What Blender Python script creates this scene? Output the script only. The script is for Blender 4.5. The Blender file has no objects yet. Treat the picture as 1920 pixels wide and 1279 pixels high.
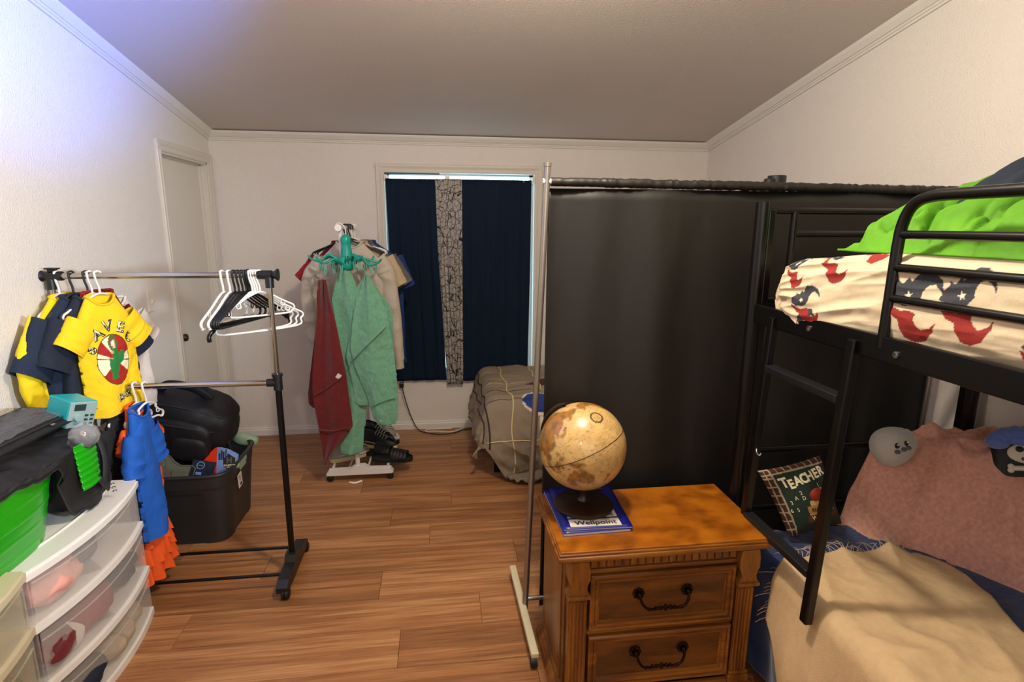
import bpy, bmesh, math, random
from math import sin, cos, pi, radians, sqrt, atan2, exp
from mathutils import Vector, Matrix, noise
from mathutils.bvhtree import BVHTree
random.seed(7)
SC = bpy.context.scene
COL = SC.collection

# ------------------------------------------------------------------ camera
def cam_matrix(yaw, pitch, roll):
    cy, sy = cos(yaw), sin(yaw); cp, sp = cos(pitch), sin(pitch); cr, sr = cos(roll), sin(roll)
    Ry = Matrix(((cy, 0, sy), (0, 1, 0), (-sy, 0, cy)))
    Rx = Matrix(((1, 0, 0), (0, cp, -sp), (0, sp, cp)))
    Rz = Matrix(((cr, -sr, 0), (sr, cr, 0), (0, 0, 1)))
    M = Rz @ Rx @ Ry
    ax = [Vector((M[i][0], M[i][2], -M[i][1])) for i in range(3)]      # right, down, forward
    R = Matrix((ax[0], -ax[1], -ax[2])).transposed()
    return R
cd = bpy.data.cameras.new('camera')
cam = bpy.data.objects.new('camera', cd); COL.objects.link(cam)
cd.sensor_width = 36.0; cd.lens = 1040.0 / 1920.0 * 36.0
cd.clip_start = 0.02
cam.matrix_world = Matrix.Translation((0, 0, 1.63)) @ cam_matrix(-0.1315, 0.205, 0.0055).to_4x4()
SC.camera = cam

# ------------------------------------------------------------------ world and lights
w = bpy.data.worlds.new('world'); SC.world = w; w.use_nodes = True
bg = w.node_tree.nodes['Background']
bg.inputs[0].default_value = (0.55, 0.85, 1.0, 1); bg.inputs[1].default_value = 4.0

def lamp(name, kind, loc, energy, color, size=0.1, target=None, **kw):
    d = bpy.data.lights.new(name, kind); d.energy = energy; d.color = color
    if kind == 'AREA':
        if 'spread' in kw: d.spread = radians(kw['spread'])
        d.shape = 'RECTANGLE'; d.size = size; d.size_y = kw.get('size_y', size)
    else:
        d.shadow_soft_size = size
    if kind == 'SPOT':
        d.spot_size = radians(kw.get('angle', 40)); d.spot_blend = kw.get('blend', 1.0)
    o = bpy.data.objects.new(name, d); COL.objects.link(o); o.location = loc
    if target is not None:
        o.rotation_euler = (Vector(target) - Vector(loc)).to_track_quat('-Z', 'Y').to_euler()
    return o
lamp('ceiling_lamp', 'POINT', (0.34, 1.50, 2.52), 66, (1.0, 0.88, 0.72), 0.065)
lamp('bedroom_lamp', 'POINT', (-0.25, -0.30, 2.05), 11, (1.0, 0.93, 0.84), 0.08)  # unseen fill added behind the camera to soften the ceiling lamp's contrast
lamp('front_window_daylight', 'AREA', (0.5, -1.35, 1.75), 7, (0.88, 0.93, 1.0), 1.5, (-0.6, 2.1, 1.7), size_y=1.1)  # added cool area fill; the front wall has no window here
lamp('side_lamp', 'SPOT', (0.95, 0.30, 1.55), 175, (0.72, 0.86, 1.0), 0.10, (-1.60, 2.25, 1.45), angle=58, blend=1.0)  # unseen spot added to brighten the left wall, rack and carts
lamp('blue_strip_light', 'SPOT', (0.45, 0.70, 1.85), 560, (0.03, 0.17, 1.0), 0.10, (-1.58, 2.60, 2.62), angle=36, blend=1.0)
SC.view_settings.view_transform = 'Standard'
SC.view_settings.look = 'None'
SC.view_settings.exposure = 0.55
SC.view_settings.gamma = 1.0
SC.view_settings.use_curve_mapping = False

# ------------------------------------------------------------------ materials
def lin(h):
    if isinstance(h, tuple): return h
    h = h.lstrip('#')
    c = [int(h[i:i + 2], 16) / 255 for i in (0, 2, 4)]
    return tuple(x / 12.92 if x <= .04045 else ((x + .055) / 1.055) ** 2.4 for x in c)
def mat(name, col, rough=.6, metal=0., bump=0., bscale=80., var=0., vscale=6., sheen=0., vcol=False, coat=0., spec=.5, stretch=None):
    m = bpy.data.materials.new(name); m.use_nodes = True
    nt = m.node_tree; N = nt.nodes; L = nt.links; b = N['Principled BSDF']
    c = lin(col)
    b.inputs['Base Color'].default_value = (*c, 1)
    b.inputs['Roughness'].default_value = rough; b.inputs['Metallic'].default_value = metal
    b.inputs['Specular IOR Level'].default_value = spec
    if sheen: b.inputs['Sheen Weight'].default_value = sheen
    if coat: b.inputs['Coat Weight'].default_value = coat
    tc = N.new('ShaderNodeTexCoord'); src = tc.outputs['Object']
    if stretch:
        mp = N.new('ShaderNodeMapping'); mp.inputs['Scale'].default_value = stretch; L.new(src, mp.inputs[0]); src = mp.outputs[0]
    if vcol:
        a = N.new('ShaderNodeVertexColor'); a.layer_name = 'Col'; L.new(a.outputs[0], b.inputs['Base Color'])
    if var:
        n = N.new('ShaderNodeTexNoise'); n.inputs['Scale'].default_value = vscale; n.inputs['Detail'].default_value = 5
        L.new(src, n.inputs['Vector'])
        mr = N.new('ShaderNodeMapRange'); mr.inputs['From Min'].default_value = .3; mr.inputs['From Max'].default_value = .7
        mr.inputs['To Min'].default_value = 1 - var; mr.inputs['To Max'].default_value = 1 + var
        L.new(n.outputs[0], mr.inputs[0])
        mx = N.new('ShaderNodeMix'); mx.data_type = 'RGBA'; mx.blend_type = 'MULTIPLY'; mx.inputs[0].default_value = 1
        if vcol: L.new(a.outputs[0], mx.inputs[6])
        else: mx.inputs[6].default_value = (*c, 1)
        L.new(mr.outputs[0], mx.inputs[7]); L.new(mx.outputs[2], b.inputs['Base Color'])
    if bump:
        n2 = N.new('ShaderNodeTexNoise'); n2.inputs['Scale'].default_value = bscale; n2.inputs['Detail'].default_value = 3
        L.new(src, n2.inputs['Vector'])
        bp = N.new('ShaderNodeBump'); bp.inputs['Strength'].default_value = bump; bp.inputs['Distance'].default_value = .004
        L.new(n2.outputs[0], bp.inputs['Height']); L.new(bp.outputs[0], b.inputs['Normal'])
    return m
def wood(name, c1, c2, c3, rough=.45, scale=(1.6, 22, 22), ring=5., coat=0., per_object=0., soft=.22):
    m = bpy.data.materials.new(name); m.use_nodes = True
    nt = m.node_tree; N = nt.nodes; L = nt.links; b = N['Principled BSDF']
    tc = N.new('ShaderNodeTexCoord'); oi = N.new('ShaderNodeObjectInfo')
    off = N.new('ShaderNodeVectorMath'); off.operation = 'SCALE'; off.inputs[0].default_value = (13.1, 7.7, 3.3)
    L.new(oi.outputs['Random'], off.inputs['Scale'])
    add = N.new('ShaderNodeVectorMath'); L.new(tc.outputs['Object'], add.inputs[0])
    if per_object: L.new(off.outputs[0], add.inputs[1])
    mp = N.new('ShaderNodeMapping'); mp.inputs['Scale'].default_value = scale; L.new(add.outputs[0], mp.inputs[0])
    fine = N.new('ShaderNodeTexNoise'); fine.inputs['Scale'].default_value = 3.5; fine.inputs['Detail'].default_value = 8; fine.inputs['Roughness'].default_value = .65
    L.new(mp.outputs[0], fine.inputs['Vector'])
    mp2 = N.new('ShaderNodeMapping'); mp2.inputs['Scale'].default_value = (scale[0] * .55, scale[1] * .30, scale[2] * .30); L.new(add.outputs[0], mp2.inputs[0])
    broad = N.new('ShaderNodeTexNoise'); broad.inputs['Scale'].default_value = 1.3; broad.inputs['Detail'].default_value = 3; L.new(mp2.outputs[0], broad.inputs['Vector'])
    mul = N.new('ShaderNodeMath'); mul.operation = 'MULTIPLY'; mul.inputs[1].default_value = ring * 6.28; L.new(broad.outputs[0], mul.inputs[0])
    sn = N.new('ShaderNodeMath'); sn.operation = 'SINE'; L.new(mul.outputs[0], sn.inputs[0])
    ma = N.new('ShaderNodeMath'); ma.operation = 'MULTIPLY_ADD'; ma.inputs[1].default_value = .11; L.new(sn.outputs[0], ma.inputs[0]); L.new(fine.outputs[0], ma.inputs[2])
    fac = ma.outputs[0]
    if per_object:
        pm = N.new('ShaderNodeMath'); pm.operation = 'MULTIPLY_ADD'; pm.inputs[1].default_value = per_object; L.new(oi.outputs['Random'], pm.inputs[0])
        sb = N.new('ShaderNodeMath'); sb.operation = 'SUBTRACT'; sb.inputs[1].default_value = per_object * .5; L.new(fac, sb.inputs[0]); L.new(sb.outputs[0], pm.inputs[2]); fac = pm.outputs[0]
    cr = N.new('ShaderNodeValToRGB'); e = cr.color_ramp.elements
    e[0].position = .5 - soft; e[0].color = (*lin(c1), 1); e[1].position = .5 + soft; e[1].color = (*lin(c3), 1)
    k = e.new(.5); k.color = (*lin(c2), 1)
    L.new(fac, cr.inputs[0]); L.new(cr.outputs[0], b.inputs['Base Color'])
    b.inputs['Roughness'].default_value = rough
    if coat: b.inputs['Coat Weight'].default_value = coat; b.inputs['Coat Roughness'].default_value = .25
    bp = N.new('ShaderNodeBump'); bp.inputs['Strength'].default_value = .18; bp.inputs['Distance'].default_value = .002
    L.new(fac, bp.inputs['Height']); L.new(bp.outputs[0], b.inputs['Normal'])
    return m
def clear(name, col, alpha, rough=.2):
    m = bpy.data.materials.new(name); m.use_nodes = True
    nt = m.node_tree; N = nt.nodes; L = nt.links; b = N['Principled BSDF']
    b.inputs['Base Color'].default_value = (*lin(col), 1); b.inputs['Roughness'].default_value = rough
    t = N.new('ShaderNodeBsdfTransparent'); mx = N.new('ShaderNodeMixShader'); mx.inputs[0].default_value = alpha
    L.new(t.outputs[0], mx.inputs[1]); L.new(b.outputs[0], mx.inputs[2]); L.new(mx.outputs[0], N['Material Output'].inputs[0])
    return m

M = dict(
    wall=mat('wall_paint', '#dfd8d0', .75, bump=.8, bscale=140, spec=.3),
    ceil=mat('ceiling_paint', '#cdc3bb', .6, bump=.5, bscale=150, spec=.3),
    trim=mat('white_trim', '#d9d4cb', .5, bump=.06, bscale=60),
    casing=mat('casing', '#d3cbbf', .5, bump=.1, bscale=40, stretch=(8, 8, 1)),
    door=mat('door_slab', '#d8d0c4', .55, bump=.25, bscale=120),
    knob=mat('bronze_knob', '#5a4a3c', .3, .9),
    plank=wood('floor_plank', '#684225', '#9f6c42', '#c69566', .42, (1.1, 42, 42), 3., 0, .20, .36),
    oak=wood('nightstand_oak', '#5a310c', '#7c4712', '#96601d', .32, (10, 10, 1.6), 4, .25),
    oaktop=wood('nightstand_top', '#713a05', '#94520a', '#a86411', .3, (3.0, 5, 5), 7, .3),
    oakh=wood('nightstand_oak_rails', '#5a310c', '#7c4712', '#96601d', .32, (1.4, 14, 14), 4, .25),
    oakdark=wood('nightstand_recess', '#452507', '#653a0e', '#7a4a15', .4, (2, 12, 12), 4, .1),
    bronze=mat('antique_bronze', '#2a160e', .35, .85),
    black=mat('black_metal', '#0d0c0c', .28, .3),
    blackrung=mat('black_rung', '#1c1c1e', .4, .2, bump=.2, bscale=30, stretch=(30, 1, 30)),
    blackplast=mat('black_plastic', '#121113', .4),
    rubber=mat('black_rubber', '#0b0a0a', .55),
    chrome=mat('chrome_tube', '#b7b0a6', .16, 1.),
    steel=mat('steel_tube', '#a39c95', .35, .9),
    white=mat('white_plastic', '#ece8e2', .35),
    whitemetal=mat('white_metal', '#dcd8d4', .35),
    cream=mat('cream_plastic', '#cfc4a4', .4),
    curtain=mat('divider_fabric', '#171411', .5, bump=.08, bscale=300),
    navycurt=mat('navy_curtain', '#071a2e', .8, bump=.15, bscale=250, spec=.2),
    teal=mat('teal_plastic', '#0f9a88', .3),
    tealclip=mat('teal_clip', '#5fae9a', .35),
    mint=mat('mint_terry', '#6ea88a', .95, bump=.9, bscale=260, var=.12, vscale=60, sheen=.3),
    maroon=mat('maroon_terry', '#660f13', .95, bump=.7, bscale=260, var=.15, vscale=40, sheen=.3),
    heather=mat('heather_grey', '#b9ae9f', .9, bump=.35, bscale=200, var=.07, vscale=90),
    beige=mat('beige_cotton', '#b9a586', .9, bump=.35, bscale=200, var=.06, vscale=60),
    yellow=mat('yellow_cotton', '#f0c914', .85, bump=.25, bscale=200, vcol=True),
    yellow2=mat('yellow_plain', '#efcf12', .85, bump=.25, bscale=200),
    navy=mat('navy_cotton', '#13233a', .85, bump=.3, bscale=200, var=.1),
    navydark=mat('navy_dark_cotton', '#101c2e', .85, bump=.3, bscale=200, var=.1),
    charcoal=mat('charcoal_cotton', '#17181b', .85, bump=.3, bscale=200),
    blue=mat('blue_cotton', '#1358b4', .85, bump=.3, bscale=200, var=.08),
    bluedk=mat('royal_blue', '#12306a', .85, bump=.3, bscale=200, var=.08),
    orange=mat('orange_frill', '#f25a14', .8, bump=.3, bscale=200, var=.12),
    whitecloth=mat('white_cloth', '#d8ccc6', .9, bump=.3, bscale=200, var=.05),
    redcloth=mat('red_cloth', '#8c1418', .85, bump=.3, bscale=200, var=.15, vscale=20),
    pinkcloth=mat('pink_cloth', '#e0a294', .9, bump=.4, bscale=90, var=.06),
    greycloth=mat('grey_cloth', '#5b5a5c', .9, bump=.3, bscale=120, var=.1),
    tanrib=mat('tan_knit', '#b7a489', .95, bump=.5, bscale=150, var=.06),
    sheet=mat('printed_sheet', '#c6b698', .85, bump=.2, bscale=160, vcol=True),
    lime=mat('lime_blanket', '#52900a', .8, bump=.3, bscale=90, var=.25, vscale=7),
    navyfleece=mat('navy_fleece', '#142c5c', .9, bump=.7, bscale=120, var=.25, vscale=14, sheen=.25),
    tan=mat('tan_throw', '#c7aa80', .95, bump=.45, bscale=260, var=.05, vscale=50),
    pink=mat('pink_comforter', '#cd9785', .9, bump=.6, bscale=50, var=.15, vscale=75),
    comf=mat('grey_comforter', '#857663', .8, bump=.2, bscale=40, vcol=True),
    piping=mat('yellow_piping', '#cdbb84', .7),
    darkpipe=mat('dark_piping', '#241f1c', .7),
    bagblk=mat('black_nylon', '#101012', .6, bump=.35, bscale=220),
    mesh_=mat('grey_nylon', '#2a2a2c', .55, bump=.5, bscale=300),
    tote=mat('dark_tote', '#2b2b2b', .45, bump=.15, bscale=120),
    olive=mat('olive_plastic', '#6b6a58', .45),
    sage=mat('sage_plastic', '#8fa387', .45),
    paper=mat('white_paper', '#d9d2c6', .6),
    paperblue=mat('blue_cover', '#13197a', .35),
    ink=mat('dark_ink', '#14193f', .6),
    inkblack=mat('black_ink', '#1a120e', .6),
    inkcream=mat('cream_ink', '#ece0bd', .7),
    orangepaper=mat('orange_cover', '#e2360f', .35),
    skyblue=mat('sky_cover', '#7f9bd0', .35, var=.25, vscale=14),
    radio=mat('radio_teal', '#1aa3ac', .35),
    radioface=mat('radio_face', '#93aaa8', .4),
    lcd=mat('display', '#2a3a3e', .2),
    greentub=mat('green_tub', '#159c0b', .28, coat=.3),
    globe=mat('globe_map', '#e0b060', .3, vcol=True, var=.14, vscale=30, coat=.3),
    darkwood=mat('dark_wood', '#2a170c', .35),
    plush=mat('grey_plush', '#b5b2ab', .95, bump=.5, bscale=160, sheen=.4),
    plushdark=mat('plush_black', '#15110f', .6),
    bluefluff=mat('blue_fluff', '#5b74c4', .95, bump=1., bscale=60, sheen=.5),
    creamfelt=mat('cream_felt', '#d9d3c4', .9, bump=.3, bscale=150),
    pillow=mat('tapestry', '#15301f', .95, bump=.6, bscale=320, vcol=True),
    redapple=mat('apple_red', '#8e2413', .6),
    window=mat('sash_vinyl', '#c9d6d8', .4),
    frost=clear('frosted_plastic', '#e8e2da', .20, .35),
    frostcream=clear('frosted_cream', '#ddd3b4', .26, .35),
    vinyl=clear('clear_vinyl', '#8f8f93', .30, .07),
    glass=clear('pane_glass', '#cfe8ee', .12, .03),
    bulbglass=clear('crystal_plastic', '#e8e8ea', .20, .02),
    shoeblk=mat('shoe_black', '#131315', .55, bump=.3, bscale=150),
    shoegrey=mat('shoe_grey', '#9a948a', .6, bump=.3, bscale=150),
    shoesole=mat('shoe_sole', '#d6c391', .6),
    outlet=mat('outlet_plate', '#e3ddd0', .4),
    screw=mat('screw_metal', '#8a8580', .3, .9),
)
# ------------------------------------------------------------------ mesh builders
WM = {}
def props(o, label=None, cat=None, group=None, kind=None):
    if label: o['label'] = label
    if cat: o['category'] = cat
    if group: o['group'] = group
    if kind: o['kind'] = kind
    return o
def thing(name, label, cat, loc=(0, 0, 0), rotz=0., group=None):
    o = bpy.data.objects.new(name, None); COL.objects.link(o)
    o.location = loc; o.rotation_euler = (0, 0, rotz); o.empty_display_size = .05
    WM[o.name] = Matrix.Translation(loc) @ Matrix.Rotation(rotz, 4, 'Z')
    return props(o, label, cat, group)
def lerp(a, b, t): return a + (b - a) * t
def sm(t):
    t = max(0., min(1., t)); return t * t * (3 - 2 * t)
def fb(x, y, z=0., o=3):
    s = 0; a = 1; f = 1
    for i in range(o):
        s += a * noise.noise(Vector((x * f, y * f, z * f + i * 7.3))); a *= .5; f *= 2.1
    return s
def ridge(x, y, z=0.):
    return 1 - 2 * abs(noise.noise(Vector((x, y, z))))
def interp(rows, t):
    """piecewise smooth rows of tuples keyed by first value in 0..1"""
    for a, b in zip(rows, rows[1:]):
        if t <= b[0] + 1e-9:
            k = (t - a[0]) / max(1e-9, b[0] - a[0])
            return [lerp(p, q, k) for p, q in zip(a[1:], b[1:])]
    return list(rows[-1][1:])
def path(pts, n=8, closed=False):
    P = [Vector(p) for p in pts]; out = []
    m = len(P)
    for i in range(m if closed else m - 1):
        p0 = P[(i - 1) % m] if closed or i > 0 else P[i]; p1 = P[i]; p2 = P[(i + 1) % m]
        p3 = P[(i + 2) % m] if closed or i + 2 < m else p2
        for k in range(n):
            t = k / n
            out.append(.5 * ((2 * p1) + (p2 - p0) * t + (2 * p0 - 5 * p1 + 4 * p2 - p3) * t * t + (3 * p1 - p0 - 3 * p2 + p3) * t ** 3))
    if not closed: out.append(P[-1])
    return out
class MB:
    def __init__(s): s.v = []; s.f = []
    def add(s, vs, fs):
        o = len(s.v); s.v += [Vector(v) for v in vs]; s.f += [tuple(i + o for i in f) for f in fs]; return s
    def box(s, c, d, rot=None, bev=0.):
        x, y, z = d[0] / 2, d[1] / 2, d[2] / 2
        if bev > 0:
            bm = bmesh.new(); bmesh.ops.create_cube(bm, size=1)
            for v in bm.verts: v.co = Vector((v.co.x * d[0], v.co.y * d[1], v.co.z * d[2]))
            bmesh.ops.bevel(bm, geom=bm.edges[:], offset=min(bev, min(d) * .49), segments=2, affect='EDGES', profile=.5)
            bm.verts.index_update(); vs = [v.co.copy() for v in bm.verts]; fs = [tuple(v.index for v in f.verts) for f in bm.faces]; bm.free()
        else:
            vs = [Vector((a, b, e)) for a in (-x, x) for b in (-y, y) for e in (-z, z)]
            fs = [(0, 1, 3, 2), (4, 6, 7, 5), (0, 4, 5, 1), (2, 3, 7, 6), (0, 2, 6, 4), (1, 5, 7, 3)]
        R = rot if rot is not None else Matrix.Identity(3)
        return s.add([R @ v + Vector(c) for v in vs], fs)
    def span(s, a, b, bev=0.):
        return s.box([(p + q) / 2 for p, q in zip(a, b)], [abs(q - p) for p, q in zip(a, b)], None, bev)
    def tube(s, pts, r, n=10, closed=False, squash=None, cap=True):
        P = [Vector(p) for p in pts]; m = len(P)
        rs = r if isinstance(r, (list, tuple)) else [r] * m
        up = None; rings = []
        for i in range(m):
            a = P[(i - 1) % m] if closed or i > 0 else P[i]; b = P[(i + 1) % m] if closed or i < m - 1 else P[i]
            t = (b - a); t = t.normalized() if t.length > 1e-9 else Vector((0, 0, 1))
            if up is None:
                up = Vector((0, 0, 1)) if abs(t.z) < .9 else Vector((0, 1, 0))
                if squash: up = Vector(squash[1])
            side = t.cross(up)
            side = side.normalized() if side.length > 1e-6 else Vector((1, 0, 0))
            up2 = side.cross(t).normalized()
            if not squash: up = up2
            k = squash[0] if squash else 1.
            rings.append([P[i] + (side * cos(2 * pi * j / n) + up2 * k * sin(2 * pi * j / n)) * rs[i] for j in range(n)])
        vs = [v for q in rings for v in q]; fs = []
        for i in range(m if closed else m - 1):
            i2 = (i + 1) % m
            for j in range(n):
                fs.append((i * n + j, i * n + (j + 1) % n, i2 * n + (j + 1) % n, i2 * n + j))
        if cap and not closed:
            fs.append(tuple(range(n))[::-1]); fs.append(tuple((m - 1) * n + j for j in range(n)))
        return s.add(vs, fs)
    def lathe(s, prof, c=(0, 0, 0), n=24, rot=None):
        R = rot if rot is not None else Matrix.Identity(3)
        vs = []; fs = []
        for r, z in prof:
            for j in range(n):
                a = 2 * pi * j / n; vs.append(R @ Vector((r * cos(a), r * sin(a), z)) + Vector(c))
        for i in range(len(prof) - 1):
            for j in range(n):
                fs.append((i * n + j, i * n + (j + 1) % n, (i + 1) * n + (j + 1) % n, (i + 1) * n + j))
        fs.append(tuple(range(n))[::-1]); fs.append(tuple((len(prof) - 1) * n + j for j in range(n)))
        return s.add(vs, fs)
    def grid(s, fn, nu, nv, cu=False, cv=False):
        vs = [fn(i / (nu if cu else nu - 1), j / (nv if cv else nv - 1)) for j in range(nv) for i in range(nu)]
        fs = []
        for j in range(nv if cv else nv - 1):
            for i in range(nu if cu else nu - 1):
                i2 = (i + 1) % nu; j2 = (j + 1) % nv
                fs.append((j * nu + i, j * nu + i2, j2 * nu + i2, j2 * nu + i))
        return s.add(vs, fs)
    def prism(s, poly, z0, z1, fr=None):
        """poly in 2d, extruded; fr maps (x,y,z)->Vector"""
        fr = fr or (lambda x, y, z: Vector((x, y, z))); n = len(poly)
        vs = [fr(x, y, z0) for x, y in poly] + [fr(x, y, z1) for x, y in poly]
        fs = [tuple(range(n))[::-1], tuple(range(n, 2 * n))] + [(i, (i + 1) % n, n + (i + 1) % n, n + i) for i in range(n)]
        return s.add(vs, fs)
    def blob(s, c, r, e=1., nu=28, nv=16, rot=None, disp=None):
        R = rot if rot is not None else Matrix.Identity(3)
        def pw(x): return math.copysign(abs(x) ** e, x)
        vs = []; fs = []
        for j in range(nv + 1):
            p = -pi / 2 + pi * j / nv
            for i in range(nu):
                t = 2 * pi * i / nu
                v = Vector((r[0] * pw(cos(p)) * pw(cos(t)), r[1] * pw(cos(p)) * pw(sin(t)), r[2] * pw(sin(p))))
                if disp: v = disp(v)
                vs.append(R @ v + Vector(c))
        for j in range(nv):
            for i in range(nu):
                fs.append((j * nu + i, j * nu + (i + 1) % nu, (j + 1) * nu + (i + 1) % nu, (j + 1) * nu + i))
        return s.add(vs, fs)
    def build(s, name, material, parent=None, smooth=None, solid=0., local=False, sub=0, **kw):
        inv = Matrix.Identity(4); W = Matrix.Identity(4)
        if parent is not None:
            W = WM[parent.name]
            if not local: inv = W.inverted()
        me = bpy.data.meshes.new(name)
        me.from_pydata([inv @ v for v in s.v], [], s.f)
        bm = bmesh.new(); bm.from_mesh(me)
        bmesh.ops.remove_doubles(bm, verts=bm.verts, dist=1e-6)
        bmesh.ops.recalc_face_normals(bm, faces=bm.faces); bm.to_mesh(me); bm.free()
        me.materials.append(material)
        o = bpy.data.objects.new(name, me); COL.objects.link(o)
        WM[o.name] = W
        if parent is not None: o.parent = parent
        if smooth is not None:
            for p in me.polygons: p.use_smooth = True
            if smooth < 179: me.set_sharp_from_angle(angle=radians(smooth))
        if solid:
            md = o.modifiers.new('thickness', 'SOLIDIFY'); md.thickness = solid; md.offset = 0
        if sub:
            md = o.modifiers.new('smooth', 'SUBSURF'); md.levels = sub; md.render_levels = sub
        return props(o, kw.get('label'), kw.get('cat'), kw.get('group'), kw.get('kind'))
def paint(o, fn):
    me = o.data; W = WM[o.name]
    a = me.color_attributes.new('Col', 'FLOAT_COLOR', 'POINT')
    for i, v in enumerate(me.vertices):
        a.data[i].color = (*lin(fn(W @ v.co)), 1)
def copy_tree(o, loc=None, rotz=None, label=None):
    c = o.copy(); COL.objects.link(c)
    if loc is not None: c.location = loc
    if rotz is not None: c.rotation_euler = (0, 0, rotz)
    if label: c['label'] = label
    for ch in list(o.children):
        d = ch.copy(); COL.objects.link(d); d.parent = c
        for g in list(ch.children):
            e = g.copy(); COL.objects.link(e); e.parent = d
    return c
def origin_to(o, p):
    """move a top-level mesh's origin to p without moving it"""
    p = Vector(p); o.data.transform(Matrix.Translation(-p)); o.location = p; WM[o.name] = Matrix.Translation(p); return o
def rows_cloth(rows, frame, fold, nu=40, nv=50, mb=None):
    O, ux, uy, uz = [Vector(q) for q in frame]
    def fn(u, v):
        z, xl, xr = interp(rows, v)
        x = lerp(xl, xr, u)
        return O + ux * x + uy * fold(u, v, x, z) + uz * z
    return (mb or MB()).grid(fn, nu, nv)
XZ = ((0, 0, 0), (1, 0, 0), (0, 1, 0), (0, 0, 1))
def text(s, size, fr, material, parent, depth=.0006, name='lettering', bend=None, bvh=None, nrm=None, label=None, shear=0., bold=0.):
    c = bpy.data.curves.new('t', 'FONT'); c.body = s; c.size = size; c.extrude = depth; c.align_x = 'CENTER'; c.align_y = 'CENTER'
    c.resolution_u = 3; c.offset = bold; c.shear = shear
    t = bpy.data.objects.new('t', c); COL.objects.link(t)
    me = bpy.data.meshes.new_from_object(t.evaluated_get(bpy.context.evaluated_depsgraph_get()))
    bpy.data.objects.remove(t)
    bm = bmesh.new(); bm.from_mesh(me)
    bmesh.ops.triangulate(bm, faces=bm.faces)
    if bvh is not None: bmesh.ops.subdivide_edges(bm, edges=[e for e in bm.edges if e.calc_length() > size * .25], cuts=2)
    mb = MB(); vs = []
    for v in bm.verts:
        x, y, z = v.co
        if bend: x, y = bend(x, y)
        p = fr(x, y, z)
        if bvh is not None:
            h = bvh.ray_cast(p + nrm * .15, -nrm, .4)
            if h[0] is not None: p = h[0] + nrm * (.0015 + z)
        vs.append(p)
    bm.verts.index_update()
    mb.add(vs, [tuple(v.index for v in f.verts) for f in bm.faces]); bm.free()
    return mb.build(name, material, parent, label=label)
def inpoly(x, y, poly):
    c = False; n = len(poly); j = n - 1
    for i in range(n):
        xi, yi = poly[i]; xj, yj = poly[j]
        if (yi > y) != (yj > y) and x < (xj - xi) * (y - yi) / (yj - yi) + xi: c = not c
        j = i
    return c
def frame_fn(o, ux, uy):
    o = Vector(o); ux = Vector(ux).normalized(); uy = Vector(uy).normalized(); n = ux.cross(uy)
    return (lambda x, y, z=0: o + ux * x + uy * y + n * z), n
def bvh_of(o):
    W = WM[o.name]
    return BVHTree.FromPolygons([W @ v.co for v in o.data.vertices], [tuple(p.vertices) for p in o.data.polygons])
def top(o, label, cat, group=None):
    return props(o, label, cat, group)

# ------------------------------------------------------------------ room
XL, XR, YB, YF = -1.593, 2.136, 4.36, -1.6
def ceil_z(y): return 2.272 + .167 * (YB - y)
def struct(o): o['kind'] = 'structure'; return o
floor = struct(MB().span((XL - .1, YF - .1, -.06), (XR + .1, YB + .1, -.009)).build('floor', M['plank']))
rowjoint = {0: -.186, 1: -1.07, 2: -.297, 3: .36, 4: -.077, 5: -.297, 6: .047, 7: -.51, 8: .3, 9: -.72, 10: .06, 11: -.4, 12: .5}
PW = .205; PL = 1.22; plank_mesh = {}
k0 = int((YF - 1.83) / PW) - 1
for k in range(-7, 13):
    y0 = 1.83 + PW * k; y1 = min(y0 + PW, YB)
    if y0 >= YB - .005: break
    j = rowjoint.get(k, random.uniform(-1, 1)); x = j
    while x > XL: x -= PL
    while x < XR:
        a = max(x, XL); b = min(x + PL, XR); x += PL
        if b - a < .03: continue
        key = (round(b - a, 3), round(y1 - y0, 3))
        if key not in plank_mesh:
            o = MB().box((0, 0, -.005), (b - a - .0016, y1 - y0 - .0016, .01), None, .0012).build('plank', M['plank'], floor, local=True)
            plank_mesh[key] = o
        else:
            o = plank_mesh[key].copy(); COL.objects.link(o); o.parent = floor
        o.location = ((a + b) / 2, (y0 + y1) / 2, 0)
# walls
DY0, DY1, DZ = 3.62, 4.285, 2.045           # doorway in the left wall
wl = MB(); T = .12
wl.span((XL - T, YF, 0), (XL, DY0, 3.4)); wl.span((XL - T, DY1, 0), (XL, YB + .1, 3.4)); wl.span((XL - T, DY0, DZ), (XL, DY1, 3.4))
struct(wl.build('wall_left', M['wall']))
WX0, WX1, WZ0, WZ1 = -.385, .742, .46, 2.012
wb = MB()
wb.span((XL, YB, 0), (WX0, YB + T, 3.0)); wb.span((WX1, YB, 0), (XR, YB + T, 3.0))
wb.span((WX0, YB, 0), (WX1, YB + T, WZ0)); wb.span((WX0, YB, WZ1), (WX1, YB + T, 3.0))
struct(wb.build('wall_back', M['wall']))
struct(MB().span((XR, YF, 0), (XR + T, YB + .1, 3.4)).build('wall_right', M['wall']))
struct(MB().span((XL - T, YF - T, 0), (XR + T, YF, 3.4)).build('wall_front', M['wall']))
struct(MB().prism([(YF - .1, ceil_z(YF - .1)), (YB + .1, ceil_z(YB + .1)), (YB + .1, 3.6), (YF - .1, 3.6)], XL - T, XR + T, lambda a, b, c: Vector((c, a, b))).build('ceiling', M['ceil']))
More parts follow.
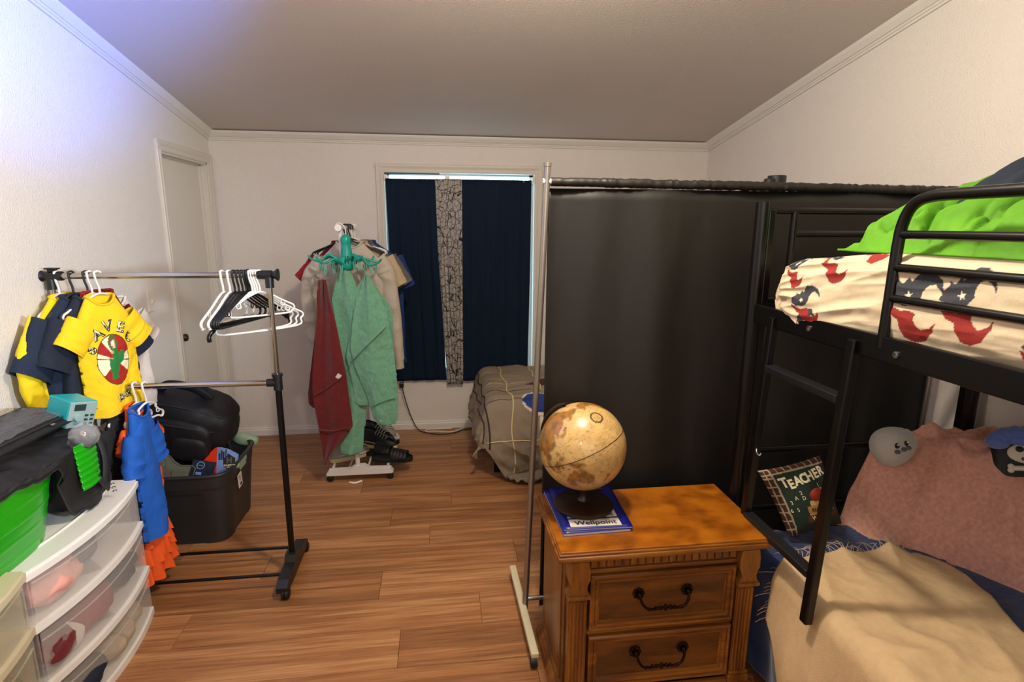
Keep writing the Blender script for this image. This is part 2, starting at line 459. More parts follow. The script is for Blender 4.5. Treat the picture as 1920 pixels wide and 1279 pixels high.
# crown moulding
prof = [(0, 0), (0, -.062), (.010, -.062), (.012, -.052), (.017, -.050), (.019, -.042), (.026, -.040), (.044, -.016), (.048, -.006), (.048, 0)]
def crown_side(xw, sgn, name):
    mb = MB(); vs = []; n = len(prof)
    for y in (YF, YB):
        for d, h in prof: vs.append(Vector((xw + sgn * d, y, ceil_z(y) + h)))
    mb.add(vs, [tuple(range(n)), tuple(range(n, 2 * n))[::-1]] + [(i, (i + 1) % n, n + (i + 1) % n, n + i) for i in range(n)])
    struct(mb.build(name, M['trim']))
crown_side(XL, 1, 'trim_1'); crown_side(XR, -1, 'trim_2')
mb = MB(); vs = []; n = len(prof)
for x in (XL, XR):
    for d, h in prof: vs.append(Vector((x, YB - d, ceil_z(YB) + h)))
mb.add(vs, [tuple(range(n)), tuple(range(n, 2 * n))[::-1]] + [(i, (i + 1) % n, n + (i + 1) % n, n + i) for i in range(n)])
struct(mb.build('trim_3', M['trim']))
# baseboards
bp = [(0, 0), (.014, 0), (.014, .042), (.009, .052), (.009, .060), (0, .066)]
struct(MB().prism(bp, XL, XR, lambda a, b, c: Vector((c, YB - a, b))).build('baseboard_back', M['trim']))
struct(MB().prism(bp, YF, DY0 - .065, lambda a, b, c: Vector((XL + a, c, b))).build('baseboard_left', M['trim']))
struct(MB().prism(bp, YF, YB, lambda a, b, c: Vector((XR - a, c, b))).build('baseboard_right', M['trim']))
# door in left wall
dr = thing('door_1', 'pale flush closet door with bronze knob set in the left wall', 'door', (XL, DY0, 0)); struct(dr); del dr['category']
MB().span((XL - .085, DY0 + .012, .012), (XL - .05, DY1 - .012, DZ - .012), .002).build('slab', M['door'], dr)
jm = MB(); jm.span((XL - T, DY0, 0), (XL + .002, DY0 + .012, DZ)); jm.span((XL - T, DY1 - .012, 0), (XL + .002, DY1, DZ)); jm.span((XL - T, DY0, DZ - .012), (XL + .002, DY1, DZ))
jm.span((XL - .05, DY0 + .012, 0), (XL - .036, DY0 + .022, DZ - .012)); jm.span((XL - .05, DY1 - .022, 0), (XL - .036, DY1 - .012, DZ - .012)); jm.span((XL - .05, DY0, DZ - .022), (XL - .036, DY1, DZ - .012))
jm.build('jamb', M['casing'], dr)
cp = [(0, 0), (0, .009), (.012, .014), (.024, .014), (.030, .010), (.045, .017), (.058, .017), (.062, .012), (.062, 0)]
def casing(parent, fr2):
    """three mitred sides; fr2(u, v, d): u along opening width, v up, d out of wall"""
    return fr2
for nm, y, s in (('near', DY0, -1), ('far', DY1, 1)):
    MB().prism(cp, 0, DZ + .062, lambda a, b, c, y=y, s=s: Vector((XL + b, y + s * a, c))).build('casing', M['casing'], dr)
MB().prism(cp, DY0 - .0635, DY1 + .0635, lambda a, b, c: Vector((XL + b + .001, c, DZ + a))).build('casing', M['casing'], dr)
kb = Matrix.Rotation(radians(90), 3, 'Y')
MB().lathe([(.030, 0), (.030, .005), (.012, .008), (.010, .026), (.020, .032), (.026, .044), (.022, .056), (.008, .061)], (XL - .05, DY0 + .062, .925), 20, kb).build('door_knob', M['knob'], dr, 40)
# window in back wall
wn = thing('window_1', 'trimmed window behind navy and patterned curtains', 'window', ((WX0 + WX1) / 2, YB, WZ0)); struct(wn); del wn['category']
for x, s in ((WX0, -1), (WX1, 1)):
    MB().prism(cp, WZ0 - .0, WZ1 + .062, lambda a, b, c, x=x, s=s: Vector((x + s * a, YB - b, c))).build('casing', M['casing'], wn)
MB().prism(cp, WX0 - .062, WX1 + .062, lambda a, b, c: Vector((c, YB - b - .001, WZ1 + a))).build('casing', M['casing'], wn)
fm = MB()
fm.span((WX0, YB + .05, WZ0), (WX0 + .03, YB + .1, WZ1)); fm.span((WX1 - .03, YB + .05, WZ0), (WX1, YB + .1, WZ1))
fm.span((WX0, YB + .05, WZ0), (WX1, YB + .1, WZ0 + .03)); fm.span((WX0, YB + .05, WZ1 - .014), (WX1, YB + .1, WZ1))
fm.span((.062, YB + .045, WZ0), (.098, YB + .1, WZ1))
fm.build('sash_frame', M['window'], wn)
for a, b in ((WX0 + .03, .062), (.098, WX1 - .03)):
    MB().span((a, YB + .075, WZ0 + .03), (b, YB + .079, WZ1 - .014)).build('pane', M['glass'], wn)
MB().span((WX0, YB + .004, WZ1 - .012), (.02, YB + .03, WZ1 - .001)).build('blind_rail', M['blackplast'], wn, label='dark narrow blind rail above the left curtain')
# light switch, outlet
sw = thing('light_switch', 'white light switch plate on the left wall beside the closet door', 'switch', (XL, 3.30, 1.21))
MB().box((XL + .003, 3.30, 1.21), (.006, .072, .116), None, .002).build('plate', M['outlet'], sw)
MB().box((XL + .010, 3.30, 1.206), (.014, .010, .022), Matrix.Rotation(radians(25), 3, 'Y'), .001).build('toggle', M['outlet'], sw)
ot = thing('wall_outlet', 'white wall outlet below the window with a black plug in it', 'outlet', (-.315, YB, .36))
MB().box((-.315, YB - .003, .37), (.072, .006, .116), None, .002).build('plate', M['outlet'], ot)
for dz in (-.02, .02): MB().box((-.315, YB - .007, .37 + dz), (.034, .004, .028), None, .002).build('socket', M['outlet'], ot)
# ------------------------------------------------------------------ room divider
dv = thing('room_divider', 'tall wheeled screen stand of grey tubes with white feet dividing the room', 'divider', (.32, 2.05, 0))
pb, pt = Vector((.333, 2.05, .04)), Vector((.397, 2.05, 1.845))
MB().tube([pb, pt], .0125, 14).build('post', M['steel'], dv, 60)
MB().lathe([(.013, 0), (.0145, .001), (.0145, .012), (.011, .015)], pt - Vector((0, 0, .006)), 14).build('post_cap', M['steel'], dv, 40)
MB().box((.322, 2.045, .052), (.03, .56, .022), Matrix.Rotation(radians(1.2), 3, 'Z'), .004).build('foot', M['cream'], dv)
for y in (1.775, 2.315):
    o = MB().lathe([(.012, -.012), (.021, -.010), (.022, 0), (.021, .010), (.012, .012)], (.322, y, .022), 18, kb).build('wheel', M['rubber'], dv, 40)
MB().tube([(.38, 2.05, 1.788), (2.10, 2.05, 1.778)], .0105, 12).build('top_rail', M['white'], dv, 60)
MB().tube([(.335, 2.05, .085), (2.10, 2.05, .085)], .0095, 12).build('lower_rail', M['steel'], dv, 60)
MB().tube([(2.085, 2.05, .03), (2.085, 2.05, 1.785)], .0125, 14).build('post', M['steel'], dv, 60)
MB().box((2.085, 2.12, .04), (.03, .36, .022), None, .004).build('foot', M['cream'], dv)
def dfold(u, v, x, z):
    k = 1 - v
    a = .5 + .9 * v
    return -.004 + .016 * a * sin(9 * x + .6 * sin(3 * x)) + .007 * a * sin(23 * x + 1.3 * sin(1.7 * x)) + .005 * fb(x * 5, z * 1.2) - (.012 * sm((v - .9) / .1) * 0)
rows = [(0, 1.765, .405, 2.09), (.5, .9, .403, 2.09), (1, .022, .40, 2.09)]
dc = rows_cloth(rows, ((0, 2.05, 0), (1, 0, 0), (0, -1, 0), (0, 0, 1)), dfold, 200, 40)
o = dc.build('divider_curtain', M['curtain'], None, 180, solid=.002)
origin_to(o, (1.25, 2.05, 1.77)); top(o, 'charcoal fabric curtain hung from the tall wheeled divider rail', 'curtain')
# gathered sleeve round the rail
def sl(u, v):
    x = lerp(.41, 2.09, v); r = .0155 + .004 * ridge(x * 34, u * 1.5) * (1 if x > .6 else .4); a = 2 * pi * u
    return Vector((x, 2.05 + r * cos(a), 1.787 - (x - .4) * .006 + r * .95 * sin(a)))
MB().grid(sl, 12, 420, cu=True).build('rod_pocket', M['curtain'], o, 180)
# thing behind divider
fl = thing('floor_lamp', 'black cylindrical lamp top poking above the charcoal divider curtain', 'lamp', (1.42, 2.26, 0))
MB().lathe([(.11, 0), (.11, .012), (.02, .02), (.012, .03), (.012, 1.70), (.03, 1.72)], (1.42, 2.26, 0), 20).build('stand', M['blackplast'], fl, 40)
MB().lathe([(.024, 0), (.037, .004), (.037, .14), (.034, .142), (.034, .03)], (1.42, 2.26, 1.70), 24).build('shade', M['blackplast'], fl, 40)
MB().lathe([(.022, 0), (.022, .125), (.019, .128)], (1.378, 2.245, 1.70), 20).build('side_cap', M['blackplast'], fl, 40)

# ------------------------------------------------------------------ nightstand
ns = thing('nightstand', 'carved oak two drawer nightstand with bronze bail pulls', 'nightstand', (.72, 1.75, 0))
nx0, nx1, ny0, ny1, nz = .348, 1.094, 1.525, 1.945, .62
bx0, bx1, by0 = .392, 1.052, 1.575
tp = MB()
pr = [(0, 0), (.014, 0), (.022, .006), (.022, .012), (.032, .016), (.036, .026), (.032, .034), (.030, .038)]
# stepped top built as stacked frames
for inset, z0, z1, bv in ((.020, .578, .590, .003), (.004, .588, .606, .007), (.010, .604, .6135, .003)):
    tp.span((nx0 + inset, ny0 + inset, z0), (nx1 - inset, ny1, z1), bv)
tp.build('top_moulding', M['oakh'], ns, 40)
MB().span((nx0 + .016, ny0 + .016, .612), (nx1 - .016, ny1 - .004, nz), .002).build('top_panel', M['oaktop'], ns)
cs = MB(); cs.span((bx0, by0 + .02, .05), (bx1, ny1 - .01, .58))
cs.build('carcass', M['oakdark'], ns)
sp = MB(); sp.span((bx0 - .004, by0 + .06, .07), (bx0 + .004, ny1 - .012, .58)); sp.build('side_panel', M['oak'], ns)
sp = MB(); sp.span((bx1 - .004, by0 + .06, .07), (bx1 + .004, ny1 - .012, .58)); sp.build('side_panel', M['oak'], ns)
# frieze with dentils
MB().span((bx0 + .075, by0 - .002, .535), (bx1 - .075, by0 + .03, .58)).build('frieze', M['oakdark'], ns)
for i in range(19):
    x = bx0 + .090 + i * (bx1 - bx0 - .18) / 18
    MB().box((x, by0 - .004, .558), (.022, .008, .034), None, .003).build('dentil', M['oak'], ns)
MB().span((bx0 + .072, by0 - .006, .518), (bx1 - .072, by0 + .03, .534), .003).build('rail', M['oakh'], ns)
MB().span((bx0 + .072, by0 - .004, .290), (bx1 - .072, by0 + .03, .306), .002).build('rail', M['oakh'], ns)
# pilasters
for cx in (bx0 + .037, bx1 - .037):
    p = MB(); p.span((cx - .032, by0 - .012, .085), (cx + .032, by0 + .03, .44), .002)
    po = p.build('pilaster', M['oak'], ns)
    fl_ = MB()
    for q in range(5):
        fl_.tube([(cx - .024 + q * .012, by0 - .012, .10), (cx - .024 + q * .012, by0 - .012, .425)], .0046, 8)
    fl_.build('reeding', M['oak'], po, 60)
    c = MB(); c.prism([(-.036, .440), (.036, .440), (.036, .456), (.030, .462), (.026, .478), (.028, .492), (.036, .510), (.036, .545), (.030, .575), (-.030, .575), (-.036, .545), (-.036, .510), (-.028, .492), (-.026, .478), (-.030, .462), (-.036, .456)],
        by0 - .026, by0 + .02, lambda x, y, z, cx=cx: Vector((cx + x, z, y)))
    c.box((cx, by0 - .018, .448), (.078, .03, .014), None, .004)
    c.build('capital', M['oak'], po, 30)
    b = MB(); b.box((cx, by0 - .006, .072), (.078, .036, .030), None, .004); b.box((cx, by0 - .006, .094), (.072, .032, .014), None, .005); b.build('pilaster_base', M['oak'], po)
# plinth
pl = MB(); pl.prism([(0, 0), (.03, 0), (.03, .030), (.022, .044), (.012, .050), (.008, .062), (0, .066)], bx0 - .03, bx1 + .03, lambda a, b, c: Vector((c, by0 - a, b)))
pl.build('plinth', M['oakh'], ns, 30)
for sx, xx in ((-1, bx0), (1, bx1)):
    MB().prism([(0, 0), (.03, 0), (.03, .030), (.022, .044), (.012, .050), (.008, .062), (0, .066)], by0 - .03, ny1 - .01, lambda a, b, c, sx=sx, xx=xx: Vector((xx + sx * a, c, b))).build('plinth', M['oak'], ns, 30)
def frame_mould(mb, x0, x1, z0, z1, w, y, prof):
    """mitred picture-frame moulding; prof rows (offset from outside edge, height)"""
    for (ax, az, bx, bz, ox, oz) in ((x0, z0, x1, z0, 0, 1), (x1, z0, x1, z1, -1, 0), (x1, z1, x0, z1, 0, -1), (x0, z1, x0, z0, 1, 0)):
        vs = []; n = len(prof)
        dx, dz = (1 if bx > ax else -1 if bx < ax else 0), (1 if bz > az else -1 if bz < az else 0)
        for (px, pz, s) in ((ax, az, 1), (bx, bz, -1)):
            for d, h in prof:
                vs.append(Vector((px + ox * d + dx * d * s, y - h, pz + oz * d + dz * d * s)))
        mb.add(vs, [(i, i + 1, n + i + 1, n + i) for i in range(n - 1)])
dprof = [(0, 0), (0, .016), (.005, .020), (.011, .018), (.013, .013), (.017, .013), (.019, .017), (.027, .015), (.030, .008), (.034, .007), (.036, .002)]
def pull(parent, cx, cz, y):
    h = thing_child('handle', parent)
    pass
for z0, z1 in ((.308, .516), (.088, .288)):
    x0, x1 = bx0 + .078, bx1 - .078
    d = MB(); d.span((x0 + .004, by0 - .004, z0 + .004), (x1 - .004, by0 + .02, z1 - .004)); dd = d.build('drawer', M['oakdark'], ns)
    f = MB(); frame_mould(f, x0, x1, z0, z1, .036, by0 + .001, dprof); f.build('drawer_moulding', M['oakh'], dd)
    cx, cz = (x0 + x1) / 2, (z0 + z1) / 2 + .022; y = by0 - .005
    hb = MB()
    for s in (-1, 1):
        rx = cx + s * .085
        for q in range(8):
            a = q * pi / 4; hb.blob((rx + .015 * cos(a), y - .004, cz + .015 * sin(a)), (.0068, .005, .0068), 1, 8, 6)
        hb.blob((rx, y - .010, cz), (.009, .011, .009), 1, 12, 8)
    pts = [(cx - .085, y - .018, cz), (cx - .080, y - .026, cz - .020), (cx - .066, y - .030, cz - .038), (cx - .04, y - .030, cz - .044), (cx, y - .030, cz - .040), (cx + .04, y - .030, cz - .044), (cx + .066, y - .030, cz - .038), (cx + .080, y - .026, cz - .020), (cx + .085, y - .018, cz)]
    hb.tube(path(pts, 5), .0046, 8)
    for q, r in ((-.032, .0075), (-.018, .0085), (0, .0125), (.018, .0085), (.032, .0075)):
        hb.blob((cx + q, y - .030, cz - .041), (.006 if q else .008, .007, r), 1, 10, 6)
    for s in (-1, 1): hb.blob((cx + s * .055, y - .03, cz - .043), (.009, .006, .0065), 1, 8, 6)
    hb.build('handle', M['bronze'], dd, 60)
# booklets
def booklet(name, label, c, size, rot, z, thick, cover, torn=0):
    R = Matrix.Rotation(radians(rot), 4, 'Z'); b = thing(name, label, 'booklet', (c[0], c[1], z), radians(rot), 'booklets under the globe')
    w2, h2 = size[0] / 2, size[1] / 2
    MB().span((-w2 + .002, -h2 + .002, .0006), (w2 - .002, h2 - .002, thick - .0008)).build('pages', M['paper'], b, local=True)
    for z0 in (0, thick - .0008):
        MB().grid(lambda u, v, z0=z0: Vector((lerp(-w2, w2, u), lerp(-h2, h2, v), z0 + .0004 + (.004 * sm((u - .75) * 4) * sm((v - .4) * 2) if z0 and torn else 0))), 12, 12).build('cover', M[cover], b, 180, solid=.0008, local=True)
    return b
bk2 = booklet('booklet', 'lower blue booklet with pale page edges, sticking out at the left', (.505, 1.792), (.235, .315), 1.5, .62, .010, 'paperblue')
bk = booklet('booklet', 'upper blue booklet lettered Wellpoint beneath the globe base', (.520, 1.796), (.238, .305), -2, .6303, .006, 'paperblue', 1)
for (yy, hh) in ((-.115, .048), (-.046, .070)):
    pn = MB().box((-.004, yy, .0066), (.176, hh, .0006)).build('label_panel', M['paper'], bk, local=True)
bkM = WM[bk.name]
fr = lambda x, y, z=0: bkM @ Vector((x - .002, y - .117, .0070 + z))
text('Wellpoint', .036, fr, M['ink'], bk, .0002, bold=.0006)
fr = lambda x, y, z=0: bkM @ Vector((x + .0, y - .064, .0070 + z))
text('Wellpoint', .036, fr, M['ink'], bk, .0002, bold=.0006)
lg = MB()
for q in range(3):
    lg.tube([bkM @ Vector((.026 + q * .009 + .006 * cos(a), -.096 + .0035 * sin(a), .0072)) for a in [i * pi / 6 for i in range(12)]], .0007, 5, True)
lg.build('logo_swirl', M['ink'], bk)
# ------------------------------------------------------------------ globe
gc = Vector((.492, 1.80, .868)); GR = .1535
gl = thing('globe', 'antique style parchment globe on a dark round wooden base', 'globe', (.502, 1.80, .637))
MB().lathe([(.104, 0), (.108, .004), (.108, .010), (.101, .015), (.055, .019), (.022, .024), (.014, .034), (.012, .05), (.016, .06), (.016, .066)], (.502, 1.80, .6375), 40).build('base', M['darkwood'], gl, 40)
axis = Vector((-.40, .20, .89)).normalized()
view = (Vector((0, 0, 1.63)) - gc).normalized()
ce = (view - axis * view.dot(axis)).normalized()      # central meridian on the equator, about 156 E
ea = axis.cross(ce)
lands = [
 [(114, -22), (114, -34), (118, -35), (124, -33), (131, -31.5), (135, -34.5), (138, -35), (140, -38), (147, -39), (150, -37), (153, -31), (153, -26), (147, -19.5), (145.5, -15), (142.5, -11), (141.5, -12.5), (141, -17), (139, -17.5), (135.5, -15), (136.5, -12), (132, -11.5), (129.5, -15), (126, -14), (122, -18)],
 [(131, -1), (134, -3.5), (138, -8), (142, -9), (146, -8), (150.5, -10.5), (147.5, -6), (145, -4.5), (138, -1.7), (134, -.8)],
 [(109, 1), (110, -3), (114, -4), (116, -3), (119, 1), (117.5, 6.5), (113, 3)], [(95, 5.5), (98, 2), (104, -5.8), (106, -3), (103, 1), (98, 5)], [(105.5, -6.2), (114.5, -7), (114, -8.6), (106, -7.4)],
 [(119.5, 0), (119.5, -5), (121, -5), (122.5, -4), (121.5, -1), (125, 1.5), (120.5, 1)], [(120, 18), (120, 14), (124, 12.5), (122, 17.5)], [(122, 7), (126, 6), (126, 9.5), (123, 9)],
 [(172.7, -34.5), (174, -37), (173, -39.5), (175, -41.5), (177, -40), (178.5, -37.7), (176, -37.5)], [(172.5, -40.7), (166.5, -46), (169, -46.6), (171, -44), (174, -41.5)],
 [(130, 31), (131, 33.5), (135.5, 34), (140, 35.2), (141, 39), (141.5, 41.5), (145, 43.5), (142, 45.5), (140, 43), (139.5, 38.5), (136, 36), (131, 34.5)],
 [(60, 75), (60, 25), (67, 24), (72, 20), (73, 16), (77, 8), (80, 13), (80, 16), (87, 21.5), (92, 21.5), (94, 17), (98, 16), (99, 9), (103, 1.5), (104, 2), (101, 8), (100, 13), (105, 9), (109, 12), (106, 19), (110, 21), (117, 23), (121.5, 29), (119.5, 35), (122, 37), (118, 39), (122, 40.5), (125, 38), (126.5, 34.5), (129.3, 36), (128, 39.5), (131, 43), (137, 47), (140, 52), (138, 54), (142, 59), (153, 59), (156, 57.5), (156.5, 51.5), (162, 56), (163.5, 60), (170, 60), (180, 63), (190, 65.5), (190, 67), (180, 69), (160, 70), (140, 73), (113, 74)],
 [(-168 + 360, 65.7), (-162 + 360, 66.5), (-156 + 360, 71), (-130 + 360, 70), (-120 + 360, 69), (-95 + 360, 68), (-90 + 360, 60), (-90 + 360, 30), (-97 + 360, 26), (-97 + 360, 20), (-105 + 360, 20), (-110 + 360, 24), (-117 + 360, 32.5), (-124 + 360, 40), (-124 + 360, 48), (-133 + 360, 56), (-145 + 360, 60), (-152 + 360, 58.5), (-163 + 360, 55), (-158 + 360, 58.5), (-165 + 360, 62)],
 [(0, -72), (60, -68), (100, -66), (140, -67), (170, -72), (200, -76), (260, -73), (300, -66), (360, -72), (360, -91), (0, -91)],
 [(145.0, -41), (148, -41), (147.5, -43.5), (146, -43.5)],
]
def gcol(p):
    d = (p - gc).normalized()
    lat = math.degrees(math.asin(max(-1, min(1, d.dot(axis))))); lon = (157 + math.degrees(atan2(d.dot(ea), d.dot(ce)))) % 360
    wob = .9 * fb(d.x * 14, d.y * 14, d.z * 14)
    la = lat + wob; lo = lon + wob * .8
    land = any(inpoly(lo, la, q) for q in lands)
    n = fb(d.x * 9, d.y * 9, d.z * 9)
    base = Vector((.60, .39, .145)) * (1 + .12 * n)
    if land: base = Vector((.30, .125, .02)) * (1 + .35 * n) if n > -.1 else Vector((.20, .125, .04)) * (1 + .3 * n)
    elif any(inpoly(lo + dx, la + dy, q) for q in lands for dx, dy in ((2.2, 0), (-2.2, 0), (0, 2), (0, -2))): base = Vector((.40, .25, .09))
    for g in (15,):
        e = abs((lat + g / 2) % g - g / 2)
        if e < .22 and not land: base *= .82
        e = abs((lon + g / 2) % g - g / 2) * cos(radians(lat))
        if e < .22 and abs(lat) < 80 and not land: base *= .84
    if abs(lat) < .55: base *= .5
    # decorative wreath in the North Pacific and small dark marks for place names
    dl, db = (lon - 200) * .75, lat - 37
    rr = sqrt(dl * dl + db * db)
    if abs(rr - 7.5) < 1.2 + .5 * fb(lon, lat): base = Vector((.10, .06, .02))
    elif rr < 5.5 and (int(db * 1.2) % 2 == 0) and abs(dl) < 4: base *= .55
    if not land and noise.noise(Vector((lon * .16, lat * .9, 3))) > .36 and noise.noise(Vector((lon * 1.3, lat * .7, 9))) > -.1: base *= .45
    return tuple(base)
gb = MB(); gb.blob(gc, (GR, GR, GR), 1, 420, 210)
go = gb.build('sphere', M['globe'], gl, 180); paint(go, gcol)
q1 = axis.cross(Vector((0, 1, 0))).normalized(); q2 = axis.cross(q1)
MB().tube([gc + (q1 * cos(a) + q2 * sin(a)) * (GR + .0002) for a in [i * pi / 48 for i in range(96)]], .0009, 5, True).build('equator_seam', M['darkwood'], gl, 180)
# meridian arm: half ring from the north pin behind the globe down to the base
side = (axis - Vector((0, 0, 1)) * 0).cross(Vector((-.75, .65, 0)).normalized()).normalized(); back = side.cross(axis).normalized()
if back.dot(Vector((-.6, 1, 0))) < 0: back = -back
arm = [gc + (axis * cos(a) + back * sin(a)) * (GR + .012) for a in [radians(-4) + i * radians(182) / 40 for i in range(41)]]
MB().tube(arm, .0058, 8, squash=(1.6, tuple(side))).build('meridian_arm', M['darkwood'], gl, 60)
MB().tube([gc + axis * (GR - .002), gc + axis * (GR + .018)], .006, 10).build('pole_pin', M['bronze'], gl, 60)
MB().tube([gc - axis * (GR + .012), Vector((.502, 1.80, .70)), Vector((.502, 1.80, .69))], .010, 10).build('stem', M['darkwood'], gl, 60)

# ------------------------------------------------------------------ bunk bed
bb = thing('bunk_bed', 'black metal twin bunk bed with ladder along the right wall', 'bunk bed', (1.6, .85, 0))
BX0, BX1, BY1, BY0 = 1.118, 2.075, 1.845, -.15
def post(x, y, z1): MB().tube([(x, y, 0), (x, y, z1)], .024, 4 if 0 else 14).build('post', M['black'], bb, 40)
for x in (BX0, BX1):
    for y in (BY1, BY0): post(x, y, 1.715)
MB().span((BX0 + .018, BY1 - .016, .0), (BX0 + .044, BY1 + .016, 1.69), .004).build('post_bracket', M['black'], bb)
MB().span((BX1 - .044, BY1 - .016, .0), (BX1 - .018, BY1 + .016, 1.69), .004).build('post_bracket', M['black'], bb)
for z, x0 in ((1.686, BX0), (1.607, 1.245), (1.50, 1.245), (1.375, BX0), (.56, BX0), (.36, BX0), (.80, BX0)):
    MB().tube([(x0, BY1, z), (BX1, BY1, z)], .0115, 10).build('headboard_rail', M['black'], bb, 60)
for x in (1.240, 1.95):
    MB().tube([(x, BY1, 1.37), (x, BY1, 1.686)], .0125, 10).build('headboard_upright', M['black'], bb, 60)
for z0, z1 in ((1.296, 1.362), (.30, .36)):
    for x in (BX0, BX1):
        r = MB(); r.span((x - .010, BY0, z0), (x + .010, BY1, z1), .004); r.span((min(x, x + (.03 if x < 1.5 else -.03)), BY0, z0), (max(x, x + (.03 if x < 1.5 else -.03)), BY1, z0 + .006))
        r.build('side_rail', M['black'], bb)
    MB().span((BX0, BY1 - .012, z0), (BX1, BY1 + .012, z1), .003).build('end_rail', M['black'], bb)
for i in range(9):
    y = 1.70 - i * .22
    for z in (1.318, .318): MB().span((BX0 + .012, y - .02, z), (BX1 - .012, y + .02, z + .012)).build('bed_slat', M['black'], bb)
sc = MB()
for (y, z) in ((1.19, 1.325), (1.835, 1.41), (1.52, 1.33)):
    sc.lathe([(.009, 0), (.009, .004), (.004, .005), (.004, .002)], (BX0 - .010, y, z), 12, Matrix.Rotation(radians(-90), 3, 'Y'))
sc.build('bolt', M['screw'], bb, 40)
# guard rail
gy = 1.245
g = path([(BX0, gy + .004, 1.33), (BX0, gy + .002, 1.45), (BX0, gy, 1.58), (BX0, gy - .006, 1.640), (BX0, gy - .028, 1.682), (BX0, gy - .075, 1.700), (BX0, gy - .18, 1.703), (BX0, gy - .6, 1.703), (BX0, BY0 + .3, 1.703)], 8)
MB().tube(g, .0135, 12).build('guard_rail', M['black'], bb, 60)
for z in (1.614, 1.534, 1.458):
    MB().tube([(BX0, gy, z), (BX0, BY0 + .3, z)], .0105, 10).build('guard_bar', M['black'], bb, 60)
# ladder
for y, dz in ((1.33, 0), (1.70, 0)):
    MB().box(((BX0 - .012 + 1.069) / 2, y, .9025), (.026, .030, .867), Matrix.Rotation(radians(2.45), 3, 'Y'), .004).build('ladder_rail', M['black'], bb)
for z in (1.17, .63, .9 * 0 + .0):
    if z < .1: continue
    x = lerp(1.069, BX0 - .012, (z - .47) / .865)
    r = MB(); r.box((x, 1.515, z - .006), (.036, .345, .024), Matrix.Rotation(radians(-4), 3, 'Y'), .003); o = r.build('ladder_rung', M['blackrung'], bb)
hk = MB(); hk.tube(path([(1.096, 1.695, .88), (1.082, 1.685, .875), (1.078, 1.675, .865), (1.084, 1.668, .858), (1.09, 1.668, .866)], 4), .003, 6); hk.build('hook', M['screw'], bb, 60)
# ------------------------------------------------------------------ upper mattress with printed sheet
NAVYC, REDC, SHEETC, WHITEC = lin('#33363d'), lin('#8a231c'), lin('#cdbd9f'), lin('#ddd2bc')
# bull-head print: (polygons in a unit frame, x right, y up)
HEAD = [(.02, .42), (.10, .58), (.20, .66), (.17, .74), (.30, .68), (.38, .80), (.44, .74), (.50, .84), (.62, .95), (.78, .95), (.92, .84), (.99, .68), (1.0, .56), (.93, .68), (.82, .76), (.72, .72), (.66, .60), (.66, .48), (.56, .36), (.40, .30), (.22, .33)]
JAW = [(.00, .38), (.06, .26), (.18, .12), (.36, .05), (.40, -.10), (.48, -.24), (.64, -.28), (.84, -.20), (.97, .00), (1.0, .16), (.92, .05), (.78, -.02), (.68, .04), (.62, .14), (.64, .22), (.52, .25), (.36, .22), (.20, .26), (.08, .36)]
STAR = []
for i in range(10):
    r = .085 if i % 2 == 0 else .032; a = pi / 2 + .3 + i * pi / 5; STAR.append((.44 + r * cos(a), .50 + r * sin(a)))
# prints on the side (y grows away from the viewer so x_local = (y0-y)/s) and on top
PRINTS = [  # along from the far end, height, scale, tilt, vertical squash
    (.050, .098, .100, 6, 1.), (.193, .138, .125, 0, .9), (.120, -.008, .128, 10, .75), (.452, .040, .165, -4, .85), (.615, .050, .135, 4, 1.), (.31, .208, .13, 0, 1.), (.88, .09, .15, 0, 1.), (.14, -.06, .09, 0, 1.), (.80, -.02, .14, -6, 1.)]
def print_col(a, h):
    for a0, h0, s, r, q in PRINTS:
        c, si = cos(radians(r)), sin(radians(r)); dx, dy = (a - a0) / s, (h - h0) / (s * q)
        x, y = c * dx + si * dy, -si * dx + c * dy
        if -.1 < x < 1.1 and -.4 < y < 1.1:
            if inpoly(x, y, STAR): return WHITEC
            if inpoly(x, y, HEAD): return NAVYC
            if inpoly(x, y, JAW): return REDC
    return SHEETC
my1, mx0, mx1 = 1.725, 1.137, 2.07
def ms(u, v):
    """u: along the bed from far end wrap; v: around the profile from lower near edge, up the side, over the top"""
    L = 1.85; u = u ** 1.3; y = my1 - u * L
    ht = .180 + .034 * sm((u * L - .03) / .45) - .018 * exp(-((u * L) / .06) ** 2)
    a = u * L
    side = .24; tot = side + .93
    s = side * v / .62 if v < .62 else side + (tot - side) * (v - .62) / .38
    k = (1 - v)
    fold = 0.0
    if s < side:
        t = s / side
        x = mx0 + .010 - .022 * sin(pi * t) ** .8 - .004
        z = 1.352 + (ht + .005) * t - .022 * exp(-((a - .20) / .14) ** 2) * (1 - t) + (.008 * exp(-((a - .95) / .3) ** 2)) * (1 - t)
        d = .30 + .10 * a
        x -= .024 * exp(-((a - .18) / .14) ** 2) * (1 - t) ** 1.5
        fold = .013 * ridge(a * 2.0 + t * 3.2, t * 5.5 - a * 5.0, 2.2) * sm(a / .08) * exp(-a / .5) + .006 * ridge(a * 1.2, t * 5.5 + .5 * a, 5.) + .004 * fb(a * 9, t * 3)
        if t > .86: x += .020 * ((t - .86) / .14) ** 2; z -= .004 * ((t - .86) / .14) ** 2
        x -= fold * (1 if t < .9 else .5)
    else:
        q = (s - side) / (tot - side); x = lerp(mx0 + .012, mx1, q); z = 1.352 + ht + .012 * sin(pi * min(1, q * 1.6)) - .006 + .006 * fb(a * 5, q * 5, 4.)
    e = exp(-(a / .024) ** 2)
    if e > .02:            # rounded far corner
        x += .018 * e * (1 if s < side else 0); z -= .018 * e * (1 if s >= side * .9 else 0)
    return Vector((x, y, z))
mb = MB(); mb.grid(ms, 760, 150)
